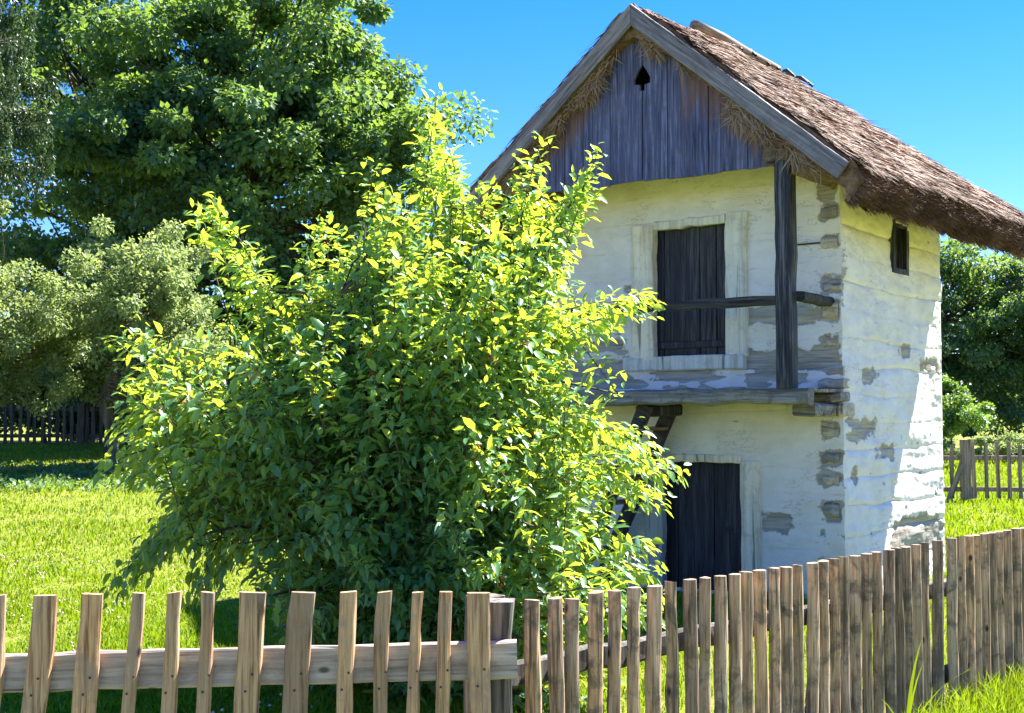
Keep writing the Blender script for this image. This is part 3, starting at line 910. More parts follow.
# right stretch: old half-round poles, runs back to the right at about 46 degrees
FDX, FDY = math.cos(R(45.6)), math.sin(R(45.6))
F0 = (0.05, 5.06)
fr = empty('picket_fence', (F0[0], F0[1], 0.0), R(45.6), 'old fence of close-set half-round poles running back to the right', 'fence')
RP = [(527.7, 16, 598), (549.7, 15, 596), (566, 14, 597), (587, 16, 590.7), (607, 12, 589), (626, 13, 586), (647, 16, 584.6), (665, 12, 580), (682.6, 14, 578),
      (695.5, 10, 576.6), (712, 13.5, 574.6), (726.7, 13, 573), (739.6, 12, 570.5), (752.6, 13, 569), (765, 11.5, 567), (777, 12, 566), (788.7, 9.5, 564),
      (802, 12, 562), (814.5, 12, 560), (824.3, 7.5, 558), (834.5, 10.5, 556), (846, 12, 555), (857, 8.5, 553), (868.4, 10, 551), (880, 11.5, 549), (889.5, 8.5, 547),
      (897.3, 8.5, 546), (907, 9.5, 544), (916, 8.5, 542), (927.8, 13, 540), (943, 12, 537.6), (951.8, 7.5, 536), (960.5, 10, 535), (967, 7.5, 534.5), (975, 10.5, 533),
      (983.2, 7.5, 532), (989.5, 7, 531), (998, 9, 529.6), (1007, 10, 528), (1014, 6.5, 527.6), (1020, 8, 527)]
s_last = 0
rs = RS(71)
for i, (tx, w, ty) in enumerate(RP):
    q = (tx - 512) / 1293.24
    # where the sight line crosses the fence line
    s = (q * F0[1] - F0[0]) / (FDX - q * FDY)
    d = F0[1] + FDY * s
    h = 1.7 - (ty - 420) * d / 1293.24 + 0.005
    zb = float(gz(F0[0] + FDX * s, d)) - 0.05
    link('picket', picket_mesh(w * d / 1293.24 * 1.03, 0.05, h - zb, 'round', 200 + i, rs.normal(0, 0.012)), MT['picket_old'], fr, (s, -0.03, zb), (0, 0, rs.normal(0, 0.1)))
    s_last = s
for i in range(28):
    s_last += 0.075 + rs.rand() * 0.025
    zb = float(gz(F0[0] + FDX * s_last, F0[1] + FDY * s_last)) - 0.05
    link('picket', picket_mesh(0.055 + rs.rand() * 0.03, 0.05, 1.07 + rs.normal(0, 0.012), 'round', 300 + i, rs.normal(0, 0.012)), MT['picket_old'], fr, (s_last, -0.03, zb), (0, 0, rs.normal(0, 0.1)))
for z_ in (0.72, 0.22):
    link('rail', box_mesh('rail', (-0.12, -0.022, -0.05), (s_last + 0.1, 0.022, 0.05), 0.012, 0.005, 40, 0, 31), MT['fencepost'], fr, (0, 0.035, z_))
for s_ in (-0.1, 2.4, 4.9, 7.0):
    link('post', box_mesh('post', (s_ - 0.06, 0.06, -0.1), (s_ + 0.06, 0.18, 1.02 if s_ < 0 else 0.9), 0.015, 0.005, 8, 2, 33), MT['fencepost'], fr)


# ------------------------------------------------------------------ far fences
def far_fence(base, rz, n, pitch, h, w, mat, label, posts, rails, seed):
    f = empty('picket_fence', base, rz, label, 'fence')
    rs = RS(seed)
    me = [picket_mesh(w, 0.03, h * q, 'sawn', seed + i, 0) for i, q in enumerate((1.0, 0.97, 1.03))]
    for m_ in me: m_.materials.append(MT[mat])
    c, s = math.cos(rz), math.sin(rz)
    for i in range(n):
        x = i * pitch + rs.normal(0, pitch * 0.06)
        z = float(gz(base[0] + c * x, base[1] + s * x)) - base[2] + 0.05
        o = link('picket', me[rs.randint(3)], None, f, (x, -0.03, z))
        o.rotation_euler = (0, rs.normal(0, 0.015), 0)
    for z_ in rails:
        link('rail', box_mesh('rail', (-0.2, -0.02, z_ - 0.045), (n * pitch, 0.02, z_ + 0.045), 0.006, 0.004, 12, 0, 5), MT[mat], f)
    for p_ in posts:
        z = float(gz(base[0] + c * p_, base[1] + s * p_)) - base[2]
        link('post', box_mesh('post', (p_ - 0.09, -0.1, z - 0.1), (p_ + 0.09, 0.1, z + h + 0.12), 0.02, 0.006, 5, 2, 6), MT[mat], f)
    return f


gl = float(gz(-10.5, 31.6))
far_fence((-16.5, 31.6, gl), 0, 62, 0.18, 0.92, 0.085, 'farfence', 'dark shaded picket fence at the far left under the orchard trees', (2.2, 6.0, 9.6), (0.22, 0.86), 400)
gr = float(gz(9.0, 25.0))
ff = far_fence((7.6, 25.0, gr), R(-4), 40, 0.215, 1.06, 0.075, 'farfence_r', 'brown picket fence with a thick post, at the field right of the granary', (1.12, 4.6, 8.0), (0.22, 0.82), 430)
link('brace', box_mesh('brace', (-0.05, -0.04, 0), (0.05, 0.04, 0.85), 0.01, 0.003, 3, 2, 2), MT['farfence_r'], ff, (0.72, -0.2, -0.05), (0, R(20), 0))


# ------------------------------------------------------------------ foreground shrub
SB = np.array([-0.8, 8.5, float(gz(-0.8, 8.5))])
shrub = empty('leafy_shrub', tuple(SB), 0, 'tall leafy fruit shrub with glowing yellow-green leaves in front of the granary', 'shrub')
U = 8.5 / 1293.24
def S(px, py, dy=0.0): return np.array([(px - 390) * U, dy, 1.7 + (420 - py) * U])


rs = RS(17)
OUT = np.array([(130, 440), (140, 355), (210, 335), (285, 320), (330, 285), (375, 240), (415, 185), (460, 205), (500, 200), (555, 200), (575, 260), (565, 320), (585, 390), (635, 440), (622, 480),
                (625, 560), (600, 610), (520, 650), (300, 650), (255, 570), (205, 500), (150, 465)], float)


def inside(p, poly):
    x, y = p; c = False; j = len(poly) - 1
    for i in range(len(poly)):
        if (poly[i][1] > y) != (poly[j][1] > y) and x < (poly[j][0] - poly[i][0]) * (y - poly[i][1]) / (poly[j][1] - poly[i][1]) + poly[i][0]: c = not c
        j = i
    return c


shoots = []      # (tip, direction, length)
def shoot(tip, d, L): shoots.append((np.array(tip, float), unit(np.array(d, float)), L))
# leading shoots that make the outline
for px, py, dx, dz, L, n, sp in [(207, 195, -0.35, 1, 0.85, 5, 12), (235, 250, -0.5, 1, 0.7, 4, 14), (265, 300, -0.5, 0.8, 0.6, 6, 20), (290, 300, -0.2, 1, 0.6, 6, 18), (250, 330, -0.5, 0.8, 0.6, 6, 20), (360, 250, 0, 1, 0.6, 6, 16), (310, 260, -0.1, 1, 0.5, 4, 12), (325, 215, 0.05, 1, 0.7, 3, 9), (335, 270, 0, 1, 0.6, 4, 14), (378, 175, 0.1, 1, 0.7, 3, 8), (400, 205, -0.2, 1, 0.7, 4, 12),
                             (440, 107, 0.1, 1, 0.75, 4, 5), (432, 140, -0.2, 1, 0.7, 5, 10), (452, 165, 0.2, 1, 0.7, 5, 10), (540, 150, 0.1, 1, 0.65, 4, 8), (530, 185, -0.2, 1, 0.6, 4, 12), (590, 168, 0.5, 1, 0.7, 4, 6),
                             (580, 205, 0.5, 0.8, 0.6, 4, 9), (600, 150, 0.3, 1, 0.35, 1, 2), (650, 290, 1, 0.25, 0.9, 4, 6), (610, 318, 1, 0.15, 0.6, 4, 10), (586, 310, 1, 0.4, 0.5, 3, 9), (670, 460, 1, -0.35, 0.8, 5, 8), (640, 430, 1, -0.1, 0.7, 5, 12),
                             (655, 490, 1, -0.2, 0.6, 3, 8), (640, 540, 1, 0, 0.6, 4, 12), (640, 575, 1, 0.1, 0.5, 5, 10), (600, 560, 0.8, 0.3, 0.6, 5, 14), (122, 325, -0.8, 0.6, 0.7, 4, 10), (135, 380, -1, 0.1, 0.6, 5, 14),
                             (120, 425, -1, -0.3, 0.7, 5, 9), (124, 460, -1, -0.6, 0.6, 5, 10), (122, 575, -0.8, -0.8, 0.9, 4, 7), (150, 548, -0.8, -0.7, 0.7, 4, 9), (195, 590, -0.3, -1, 0.7, 4, 9), (180, 520, -0.7, -0.5, 0.7, 4, 10), (225, 560, -0.3, -0.8, 0.6, 4, 10), (490, 190, 0.2, 1, 0.5, 4, 10), (470, 230, 0.2, 1, 0.5, 3, 10),
                             (430, 545, 0, 0.9, 0.6, 8, 22), (520, 570, 0.2, 0.9, 0.6, 10, 30), (590, 590, 0.4, 0.8, 0.5, 8, 22), (470, 520, 0.2, 0.8, 0.6, 8, 30)]:
    for i in range(n):
        o = rs.normal(0, sp * 0.6, 2) if i else (0, 0)
        dy = rs.normal(0, 0.22)
        if py > 500 and px > 380: dy = rs.uniform(-1.2, -0.3)
        shoot(S(px + o[0], py + o[1] + 6 * i, dy), (dx + rs.normal(0, 0.2), rs.normal(0, 0.3), dz + rs.normal(0, 0.15)), L * rs.uniform(0.75, 1.05))
n = 0
while n < 900:
    p = np.array([rs.uniform(118, 640), rs.uniform(180, 655)])
    dy = rs.uniform(-1.45, 1.25)
    cen = np.array([395, 430]); k = math.sqrt(max(1 - (dy / 1.6) ** 2, 0.05))
    q = cen + (p - cen) / (0.35 + 0.65 * k)
    if not inside(q, OUT): continue
    # leave the air gap under the left boughs
    if p[0] < 250 and p[1] > 500 and rs.rand() < 0.7: continue
    tip = S(p[0], p[1], dy)
    d = 0.7 * unit(tip - np.array([0, 0, 1.3])) + np.array([0, 0, 0.55]) + rs.normal(0, 0.28, 3)
    shoot(tip, d, rs.uniform(0.45, 0.75)); n += 1

Pl, Al, Nl, Sl, Vl = [], [], [], [], []
tw = Tubes()
stems = []
for i in range(9):
    a = rs.uniform(0, 2 * math.pi); e = np.array([math.cos(a) * rs.uniform(0.5, 1.1), math.sin(a) * rs.uniform(0.3, 0.8), rs.uniform(1.6, 2.9)])
    b = np.array([math.cos(a) * 0.12, math.sin(a) * 0.12, -0.08])
    pts = [b, b * 1.5 + (0, 0, 0.4), b + (e - b) * 0.5 + rs.normal(0, 0.08, 3), e]
    tw.add(pts, [0.045, 0.038, 0.026, 0.01], 7); stems.append(np.array(pts))
nodes = np.vstack([np.vstack([p[i] + (p[i + 1] - p[i]) * f for i in range(1, 3) for f in (0, 0.33, 0.66)] + [p[3]]) for p in stems])
for tip, d, L in shoots:
    bend = np.array([0, 0, -0.18 * L])
    st = tip - d * L
    nd = nodes[np.argmin(np.linalg.norm(nodes - st, axis=1) + 0.6 * np.maximum(nodes[:, 2] - st[2], 0))]
    mid = (nd + st) / 2 + np.array([0, 0, 0.06])
    tw.add([nd, mid, st, st + d * L * 0.5 - bend * 0.3, tip], [0.012, 0.009, 0.006, 0.004, 0.002], 4)
    m = max(int(L / 0.021), 8)
    u = (np.arange(m) + rs.rand(m) * 0.5) / m
    P = st + d * (L * u)[:, None] - bend * (np.sin(u * math.pi) * 0.3)[:, None]
    if np.linalg.norm(st - mid) > 0.1:                       # sparser leaves on the older wood behind the shoot
        k_ = int(np.linalg.norm(st - mid) / 0.045)
        w_ = rs.uniform(0.0, 1, (k_, 1))
        P = np.vstack([P, mid + (st - mid) * w_ + rs.normal(0, 0.06, (k_, 3))]); u = np.hstack([u, np.zeros(k_)]); m += k_
    e1 = unit(np.cross(d, np.array([0.3, 0.2, 1.0]))); e2 = np.cross(d, e1)
    ph = rs.uniform(0, 6.28)
    for side in (0, 1):
        if side and m < 3: continue
        an = ph + np.arange(m) * 1.57 + side * math.pi + rs.normal(0, 0.4, m)
        rad = np.cos(an)[:, None] * e1 + np.sin(an)[:, None] * e2
        tipf = u[:, None] ** 2
        ax = rad * (1.0 - 0.45 * tipf) + d * (0.35 + 0.8 * tipf) + np.array([0, 0, -0.55]) + rs.normal(0, 0.22, (m, 3))
        nr = np.array([0, 0, 1.0]) + 0.35 * rad + rs.normal(0, 0.35, (m, 3))
        pet = P + unit(ax) * 0.012 + (rs.normal(0, 0.035, (m, 3)))
        Pl.append(pet); Al.append(ax); Nl.append(nr)
        Sl.append(rs.uniform(0.048, 0.108, m) * (1.0 - 0.3 * (u > 0.93)))
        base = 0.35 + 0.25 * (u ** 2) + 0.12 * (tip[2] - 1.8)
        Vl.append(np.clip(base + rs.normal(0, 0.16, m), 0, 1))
Pl = np.vstack(Pl); Al = unit(np.vstack(Al)); Nl = np.vstack(Nl); Sl = np.hstack(Sl); Vl = np.hstack(Vl)
link('stems', tw.mesh('stems'), MT['twig'], shrub)
# the 300 leaves that show largest are single leaves, the others one mass
vdir = unit(Pl + SB - np.array([0, 0, 1.7]))
face = np.abs((unit(Nl) * vdir).sum(1))
vis = Sl * (0.3 + face) / (Pl[:, 1] + 8.5) - 0.004 * (Pl[:, 1] > -0.7)
big = np.argsort(-vis)[:300]
rest = np.setdiff1d(np.arange(len(Pl)), big)
V, F, k = leaf_arrays(Pl[rest], Al[rest], Nl[rest], Sl[rest], 6, rs.uniform(0.6, 1.2, len(rest)), rs.normal(-0.08, 0.16, len(rest)))
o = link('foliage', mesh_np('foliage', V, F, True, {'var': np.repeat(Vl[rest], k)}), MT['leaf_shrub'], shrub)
o['kind'] = 'stuff'
lm = []
for q in (0.3, 0.45, 0.6, 0.8):
    me = mesh_np('leaf', LEAF6 * (1, 0.75 + 0.5 * q, 1) + np.outer(LEAF6[:, 0] ** 2, (0, 0, 0.3 * (q - 0.7))), LEAF6_F, True, {'var': np.full(7, q)}); me.materials.append(MT['leaf_shrub']); lm.append(me)
for i in big:
    ax = Al[i]; sd = unit(np.cross(Nl[i], ax)); up = np.cross(ax, sd); s = Sl[i]
    o = link('leaf', lm[i % 4], None, shrub)
    o.matrix_basis = Matrix(((ax[0] * s, sd[0] * s, up[0] * s, Pl[i][0]), (ax[1] * s, sd[1] * s, up[1] * s, Pl[i][1]), (ax[2] * s, sd[2] * s, up[2] * s, Pl[i][2]), (0, 0, 0, 1)))
# little hanging fruits, too small to pick apart
OC = np.array([(1, 0, 0), (-1, 0, 0), (0, 1, 0), (0, -1, 0), (0, 0, 1), (0, 0, -1)], float) * 0.0085
OF = np.array([(0, 2, 4), (2, 1, 4), (1, 3, 4), (3, 0, 4), (2, 0, 5), (1, 2, 5), (3, 1, 5), (0, 3, 5)])
ctr = []
for i in rs.choice(len(shoots), 130, False):
    tip, d, L = shoots[i]
    ctr.append(tip - d * L * rs.uniform(0.1, 0.5) + np.array([0, -0.05, -0.04]) + rs.normal(0, 0.02, (7, 3)))
ctr = np.vstack(ctr)
V = (ctr[:, None] + OC[None]).reshape(-1, 3); F = (OF[None] + (np.arange(len(ctr)) * 6)[:, None, None]).reshape(-1, 3)
link('fruit', mesh_np('fruit', V, F, True), MT['fruit'], shrub)['kind'] = 'stuff'


# ------------------------------------------------------------------ trees
def tree(name, label, cat, base, trunk_h, trunk_r, crown_c, crown_r, n_cl, cl_r, n_leaf, leaf, mat, seed, group=None, lean=(0, 0), hollow=0.35, ratio=1.0, tone=0.0, loose=1.0):
    """base: foot on the ground; crown_c / crown_r: centre and radii of the crown relative to the foot."""
    rs = RS(seed)
    t = empty(name, base, 0, label, cat, group)
    cc = np.array(crown_c, float); cr = np.array(crown_r, float)
    tb = Tubes()
    top = np.array([lean[0], lean[1], trunk_h])
    tp = [np.array([0, 0, -0.15]), top * 0.12 + rs.normal(0, 0.02, 3), top * 0.5 + rs.normal(0, trunk_r * 0.5, 3) * (1, 1, 0), top]
    tb.add(tp, [trunk_r * 1.35, trunk_r, trunk_r * 0.8, trunk_r * 0.6], 9)
    nb = max(n_cl // 5, 6)                                     # boughs, each carrying a few leaf clumps
    dirs = unit(rs.normal(0, 1, (nb, 3)))
    rad = rs.uniform(hollow, 1.0, nb) ** 0.6
    B = cc + dirs * rad[:, None] * cr * (1 + 0.1 * np.clip(rs.normal(0, 1, (nb, 1)), -1.5, 1.2))
    bi = rs.randint(0, nb, n_cl)
    C = B[bi] + rs.normal(0, 0.75 * loose, (n_cl, 3)) * cl_r * np.array([1.1, 1.1, 0.8 * ratio])
    btone = rs.normal(0, 0.1, nb)
    low = cc - np.array([0, 0, cr[2]])
    kp = C[:, 2] > max(low[2], 0.25)
    C = C[kp]; bi = bi[kp]
    lead = cc + np.array([0, 0, cr[2] * 0.55])
    tb.add([top, (top + lead) / 2 + rs.normal(0, 0.1, 3) * cr * 0.3, lead], [trunk_r * 0.6, trunk_r * 0.35, trunk_r * 0.1], 6)
    for c in C[::2]:
        a = top + (lead - top) * np.clip((c[2] - top[2]) / (lead[2] - top[2] + 1e-6) * 0.75, 0, 0.9)
        m = (a + c) / 2 + np.array([0, 0, -0.06 * cr[2]]) + rs.normal(0, 0.05, 3) * cr
        tb.add([a, m, c], [trunk_r * 0.3, trunk_r * 0.16, trunk_r * 0.04], 5)
    link('trunk', tb.mesh('trunk'), MT['bark'], t)
    k = rs.randint(0, len(C), n_leaf)
    csz = cl_r * rs.uniform(0.4, 1.0, len(C))
    off = unit(rs.normal(0, 1, (n_leaf, 3))) * (rs.uniform(0.1, 1, (n_leaf, 1)) ** 0.5)
    P = C[k] + off * csz[k][:, None] * np.array([1.1, 1.1, 0.62 * ratio])
    ax = unit(off * 0.8 + rs.normal(0, 0.55, (n_leaf, 3)) + np.array([0, 0, -0.35]))
    nr = np.array([0, 0, 0.9]) + off * 0.7 + rs.normal(0, 0.45, (n_leaf, 3))
    sz = leaf * rs.uniform(0.65, 1.25, n_leaf)
    V, F, q = leaf_arrays(P, ax, nr, sz, 2)
    ctone = rs.normal(0, 0.08, len(C)) + btone[bi] + 0.2 * (C[:, 2] - B[bi][:, 2]) / cl_r  # higher clumps of a bough toned lighter, as if lit from above
    var = np.clip(0.42 + tone + 0.22 * off[:, 2] + ctone[k] + rs.normal(0, 0.12, n_leaf), 0, 1)  # sunlit clump tops painted into the leaf tone
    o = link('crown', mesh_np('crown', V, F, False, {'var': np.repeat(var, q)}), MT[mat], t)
    o['kind'] = 'stuff'
    return t


def foot(x, y): return (x, y, float(gz(x, y)))


tree('maple_tree', 'huge broad maple tree towering behind the shrub, left of the roof', 'tree', foot(-6.9, 34), 3.0, 0.32, (0, 0, 6.5), (4.7, 4.4, 6.6), 420, 1.0, 160000, 0.18, 'leaf_maple', 501, tone=0.02)
tree('maple_tree', 'darker airy tree left of the huge maple, sky showing through', 'tree', foot(-12.4, 38), 3.5, 0.28, (0.3, 0, 7.6), (3.9, 3.6, 6.6), 210, 1.0, 60000, 0.18, 'leaf_maple', 502, tone=-0.1)
tree('orchard_tree', 'pale grey-green orchard tree at the left edge by the dark fence', 'tree', foot(-11.2, 25.5), 1.4, 0.09, (1.1, 0, 2.75), (1.6, 1.6, 1.5), 200, 0.34, 36000, 0.085, 'leaf_apple', 503, 'orchard trees by the dark fence', (0.3, 0), ratio=1.6, loose=1.25)
tree('orchard_tree', 'pale orchard tree with leaning brown trunk, beside the tall shrub', 'tree', foot(-7.75, 25.5), 1.3, 0.12, (0.6, 0, 2.75), (1.25, 1.4, 1.45), 180, 0.33, 32000, 0.085, 'leaf_apple', 504, 'orchard trees by the dark fence', (-0.35, 0), ratio=1.6, loose=1.25)
tree('orchard_tree', 'pale orchard tree standing farther back between the two other orchard trees', 'tree', foot(-8.9, 28.5), 1.5, 0.1, (0.2, 0, 2.75), (1.0, 1.2, 1.6), 150, 0.34, 26000, 0.09, 'leaf_apple', 508, 'orchard trees by the dark fence', (0.1, 0), ratio=1.6, loose=1.25)
for i, (x, y, h, lab) in enumerate([(-14.4, 33.5, 2.9, 'dark bush behind the left end of the dark fence'), (-12.2, 33.8, 2.6, 'dark bush behind the dark fence at the left picture edge'), (-9.9, 33.6, 2.7, 'dark bush behind the dark fence below the pale orchard trees'), (-7.6, 33.7, 2.6, 'dark bush behind the dark fence beside the tall shrub')]):
    tree('dark_bush', lab, 'bush', foot(x, y), 0.5, 0.06, (0, 0, h * 0.5), (1.5, 0.9, h * 0.55), 75, 0.55, 15000, 0.12, 'leaf_maple', 510 + i, 'dark bushes behind the far left fence', tone=-0.05)
# right of the granary
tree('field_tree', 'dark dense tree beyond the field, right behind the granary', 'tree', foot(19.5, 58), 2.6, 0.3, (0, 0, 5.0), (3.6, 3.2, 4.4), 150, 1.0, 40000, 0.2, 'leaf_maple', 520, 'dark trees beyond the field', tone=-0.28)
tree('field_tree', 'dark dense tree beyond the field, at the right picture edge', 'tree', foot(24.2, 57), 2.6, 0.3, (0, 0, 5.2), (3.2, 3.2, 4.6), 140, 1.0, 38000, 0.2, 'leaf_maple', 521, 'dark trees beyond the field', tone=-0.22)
tree('round_bush', 'bright green young bush beside the granary back corner', 'bush', foot(13.9, 41), 0.6, 0.06, (0, 0, 1.5), (1.0, 0.9, 1.25), 42, 0.42, 9000, 0.12, 'leaf_bright', 530)
for i, (x, y, rx, h, lab) in enumerate([(15.4, 44, 1.3, 0.9, 'low pale weedy shrub at the field edge by the bright bush'), (17.6, 45, 1.4, 1.05, 'low pale weedy shrub at the field edge by the right picture edge')]):
    tree('low_shrub', lab, 'shrub', foot(x, y), 0.2, 0.03, (0, 0, h * 0.45), (rx, 0.9, h * 0.5), 40, 0.33, 7000, 0.1, 'leaf_apple', 540 + i, 'low shrubs along the field edge')


# drooping spruce at the left edge
def spruce(base, h, seed):
    rs = RS(seed)
    t = empty('spruce_tree', base, 0, 'spruce with hanging branchlets at the left picture edge', 'tree')
    tb = Tubes(); tb.add([(0, 0, -0.2), (0.02, 0, h * 0.5), (0, 0, h)], [0.24, 0.16, 0.02], 8)
    P, D, L, va = [], [], [], []
    z = 6.2
    while z < h - 0.4:
        Lb = 3.0 * (1 - z / h) ** 0.5 + 0.2
        for b in range(6):
            a = rs.uniform(0, 2 * math.pi); l = Lb * rs.uniform(0.75, 1.1)
            u = np.linspace(0, 1, 10)
            br = np.stack([np.cos(a) * l * u, np.sin(a) * l * u, z - 0.28 * l * u + 0.22 * l * u ** 3], -1)
            tb.add(br[::3], np.linspace(0.022, 0.006, 4), 4)
            for q in np.linspace(0.25, 1, int(l / 0.075)):
                c = np.array([np.cos(a) * l * q, np.sin(a) * l * q, z - 0.28 * l * q + 0.22 * l * q ** 3])
                for s_ in (-1, 1):
                    hl = rs.uniform(0.25, 0.65) * (0.5 + 0.5 * q)
                    out_ = np.array([-np.sin(a) * s_ * rs.uniform(0.0, 0.16), np.cos(a) * s_ * rs.uniform(0.0, 0.16), 0])
                    k = 26
                    w = np.linspace(0, 1, k)[:, None]
                    pts = c + out_ * np.sqrt(w) * 1.2 + np.array([0, 0, -hl]) * w
                    P.append(pts); D.append(np.tile(np.array([0, 0, -1.0]), (k, 1)) + rs.normal(0, 0.55, (k, 3))); L.append(rs.uniform(0.06, 0.11, k)); va.append(np.full(k, rs.uniform(0.2, 0.9)))
        z += 0.3
    link('trunk', tb.mesh('trunk'), MT['bark'], t)
    P = np.vstack(P); D = np.vstack(D); L = np.hstack(L); va = np.hstack(va)
    V, F, q = leaf_arrays(P, D, rs.normal(0, 1, P.shape), L, 2)
    # narrow the rhombs to needle sprays
    V = V.reshape(-1, 4, 3); ctr = (V[:, 0] + V[:, 2])[:, None] / 2
    V[:, [1, 3]] = ctr + (V[:, [1, 3]] - ctr) * 0.5
    o = link('crown', mesh_np('crown', V.reshape(-1, 3), F, False, {'var': np.repeat(va, q)}), MT['leaf_spruce'], t)
    o['kind'] = 'stuff'


spruce(foot(-10.9, 24.0), 12.5, 600)


# far wood that closes the view
rs = RS(610)
nC = 420
X = rs.uniform(-95, 110, nC); Y = 95 + rs.uniform(0, 22, nC) + 0.002 * X ** 2
Z = np.array([float(q) for q in gz(X, Y)]) + rs.uniform(0.5, 7.0, nC) + 2.0 * vnoise(X * 0.08, Y * 0.08, 3)
nl = 60000
k = rs.randint(0, nC, nl)
off = unit(rs.normal(0, 1, (nl, 3))) * rs.uniform(0.2, 1, (nl, 1)) ** 0.5
P = np.stack([X[k], Y[k], Z[k]], -1) + off * np.array([2.6, 2.4, 1.7])
V, F, q = leaf_arrays(P, unit(off + rs.normal(0, 0.6, off.shape)), off + np.array([0, 0, 0.8]), rs.uniform(0.35, 0.8, nl), 2)
wd = link('far_wood', mesh_np('far_wood', V, F, False, {'var': np.repeat(np.clip(0.4 + 0.25 * off[:, 2] + rs.normal(0, 0.12, nl), 0, 1), q)}), MT['leaf_maple'])  # upper leaves of each clump coloured lighter to suggest lit tops
tag(wd, 'far-off wood closing the view behind field and trees', 'wood', None, 'stuff')

# ------------------------------------------------------------------ grass
rs = RS(700)


def blades(XY, h, w, var, lean=0.35):
    n = len(XY)
    z = gz(XY[:, 0], XY[:, 1])
    a = rs.uniform(0, 2 * math.pi, n)
    S_ = np.stack([np.cos(a), np.sin(a), np.zeros(n)], -1) * (w / 2)[:, None]
    b = rs.uniform(0, 2 * math.pi, n)
    ln = np.stack([np.cos(b), np.sin(b), np.zeros(n)], -1) * (h * rs.uniform(0.1, 1.0, n) * lean * 2)[:, None]
    P = np.stack([XY[:, 0], XY[:, 1], z - 0.01], -1)
    M = P + ln * 0.35 + np.stack([np.zeros(n), np.zeros(n), h * 0.6], -1)
    T = P + ln + np.stack([np.zeros(n), np.zeros(n), h * rs.uniform(0.75, 1.0, n)], -1)
    V = np.stack([P - S_, P + S_, M - S_ * 0.7, M + S_ * 0.7, T], 1).reshape(-1, 3)
    F = np.array([[0, 1, 3], [0, 3, 2], [2, 3, 4]])
    F = (F[None] + (np.arange(n) * 5)[:, None, None]).reshape(-1, 3)
    return V, F, np.repeat(var, 5)


def scatter(n, x0, x1, y0, y1):
    y = y0 * (y1 / y0) ** rs.rand(n)
    return np.stack([rs.uniform(x0, x1, n), y], -1)


sets = []
q = scatter(120000, -1, 1, 5.2, 31)                                   # left lawn, denser near the camera
q[:, 0] = q[:, 1] * (-0.42 + 0.46 * rs.rand(len(q)))
sets.append((q, 0.036, 0.011))
q = scatter(30000, -1, 1, 5.2, 12); q[:, 0] = q[:, 1] * (-0.42 + 0.55 * rs.rand(len(q))); sets.append((q, 0.045, 0.007))
q = scatter(95000, -1, 1, 12, 50); q[:, 0] = q[:, 1] * (0.2 + 0.6 * rs.rand(len(q)) ** 1.6); sets.append((q, 0.06, 0.016))
q = np.stack([rs.uniform(0.2, 9, 45000), rs.uniform(4.0, 12.5, 45000)], -1); sets.append((q, 0.07, 0.007))
Vg, Fg, vg, nb = [], [], [], 0
for XY, h0, w0 in sets:
    n = len(XY)
    # keep the house floor free
    lx = (XY[:, 0] - 3.07) * math.sin(TH) - (XY[:, 1] - 12) * math.cos(TH); ly = (XY[:, 0] - 3.07) * math.cos(TH) + (XY[:, 1] - 12) * math.sin(TH)
    XY = XY[~((lx > -WID - 0.05) & (lx < 0.05) & (ly > -0.05) & (ly < DEP + 0.05))]
    n = len(XY)
    cl = fbm(XY[:, 0] * 1.3, XY[:, 1] * 1.3, 21, 3)
    sc = 1 + XY[:, 1] * 0.03
    h = h0 * (1 + 0.9 * cl) * rs.uniform(0.5, 1.5, n) * sc
    var = np.clip(0.45 + 0.5 * fbm(XY[:, 0] * 0.5, XY[:, 1] * 0.5, 23, 3) + rs.normal(0, 0.2, n), 0, 1)
    V, F, va = blades(XY, h, w0 * sc * rs.uniform(0.7, 1.3, n), var)
    Vg.append(V); Fg.append(F + nb); vg.append(va); nb += len(V)
go = link('lawn_grass', mesh_np('lawn_grass', np.vstack(Vg), np.vstack(Fg), False, {'var': np.hstack(vg)}), MT['grass'])
tag(go, 'short sunlit lawn grass of the yard and field', 'grass', None, 'stuff')

# weeds under the orchard trees and tiny clover heads in the lawn
def weeds(label, x0, x1, y0, y1, n, hh, seed):
    rs = RS(seed)
    P = np.stack([rs.uniform(x0, x1, n), rs.uniform(y0, y1, n)], -1)
    lump = np.clip(0.5 + 1.3 * fbm(P[:, 0] * 1.1, P[:, 1] * 0.8, seed, 3), 0.05, 1.4)
    z = gz(P[:, 0], P[:, 1]) + rs.uniform(0.0, 1, n) * hh * lump
    V, F, q = leaf_arrays(np.column_stack([P, z]), unit(rs.normal(0, 1, (n, 3)) + (0, 0, -0.2)), rs.normal(0, 0.5, (n, 3)) + (0, 0, 1), rs.uniform(0.05, 0.12, n), 2)
    tag(link('weeds', mesh_np('weeds', V, F, False, {'var': np.repeat(rs.uniform(0.1, 0.8, n), q)}), MT['leaf_maple']), label, 'weeds', None, 'stuff')


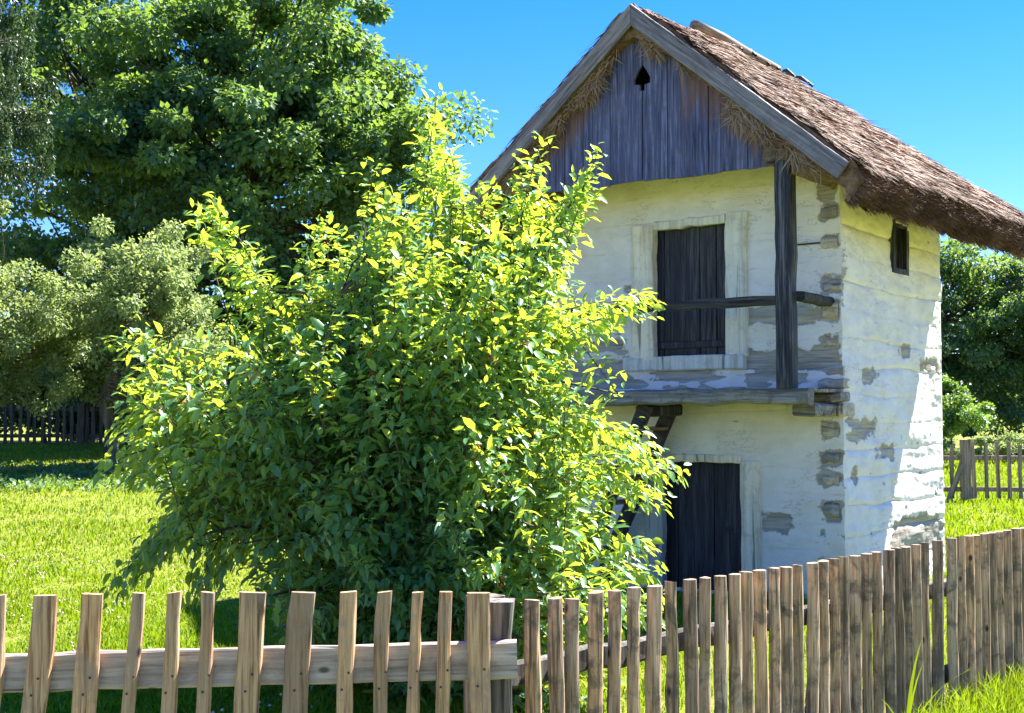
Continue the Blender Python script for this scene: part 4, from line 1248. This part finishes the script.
weeds('rank green weeds on the lawn under the orchard trees', -10.4, -5.0, 21.5, 25.5, 4500, 0.16, 720)
q = scatter(900, -1, 1, 5.4, 16); q[:, 0] = q[:, 1] * (-0.4 + 0.25 * rs.rand(len(q)))
q = q[fbm(q[:, 0] * 0.8, q[:, 1] * 0.8, 29, 3) > 0.05]
ctr = np.column_stack([q, gz(q[:, 0], q[:, 1]) + rs.uniform(0.03, 0.07, len(q))])
V = (ctr[:, None] + OC[None] * 1.3).reshape(-1, 3); F = (OF[None] + (np.arange(len(ctr)) * 6)[:, None, None]).reshape(-1, 3)
tag(link('clover_flowers', mesh_np('clover_flowers', V, F, True), MT['flower']), 'tiny whitish clover heads scattered in the lawn', 'flowers', None, 'stuff')

# taller grass along the foot of the old fence
s_ = rs.uniform(0.6, 6.5, 6000); o_ = -np.abs(rs.normal(0.0, 0.28, 6000)) - 0.02
XY = np.stack([F0[0] + FDX * s_ - FDY * o_ * 1.0, F0[1] + FDY * s_ + FDX * o_], -1)
V, F, va = blades(XY, rs.uniform(0.06, 0.24, 6000) * sstep(1.0, 4.0, s_) + 0.05, rs.uniform(0.005, 0.01, 6000), np.clip(rs.normal(0.6, 0.2, 6000), 0, 1), 0.4)
tag(link('verge_grass', mesh_np('verge_grass', V, F, False, {'var': va}), MT['grass']), 'longer grass along the foot of the old pole fence', 'grass', None, 'stuff')


def tuft(label, x, y, blades_, seed):
    rs = RS(seed)
    b = (x, y, float(gz(x, y)))
    V, F = [], []
    for (dx, dy, h, w) in blades_:
        k = 7; b0 = len(V)
        for i in range(k):
            t = i / (k - 1)
            c = np.array([dx * t ** 1.6, dy * t ** 1.6, h * (t - 0.18 * t ** 3)])
            ww = w * (1 - t) ** 0.6 * (0.45 + 1.3 * t * (1 - t) * 2)
            V += [tuple(c + (-ww, 0, 0)), tuple(c + (ww, 0, 0.004))]
        for i in range(k - 1): F.append((b0 + 2 * i, b0 + 2 * i + 1, b0 + 2 * i + 3, b0 + 2 * i + 2))
    o = link('tall_grass', mesh_py('tall_grass', V, F, True, {'var': np.full(len(V), 0.7)}), MT['grass'], None, b)
    tag(o, label, 'grass')


tuft('tall grass blades with a broad tip standing before the old pole fence', 2.02, 6.72, [(0.1, 0, 0.74, 0.012), (0.1, -0.05, 0.62, 0.008), (0.25, 0, 0.4, 0.006), (-0.12, 0.0, 0.34, 0.006), (0.3, -0.1, 0.55, 0.007), (-0.05, -0.1, 0.3, 0.006)], 3)
print('leaves', len(Pl))
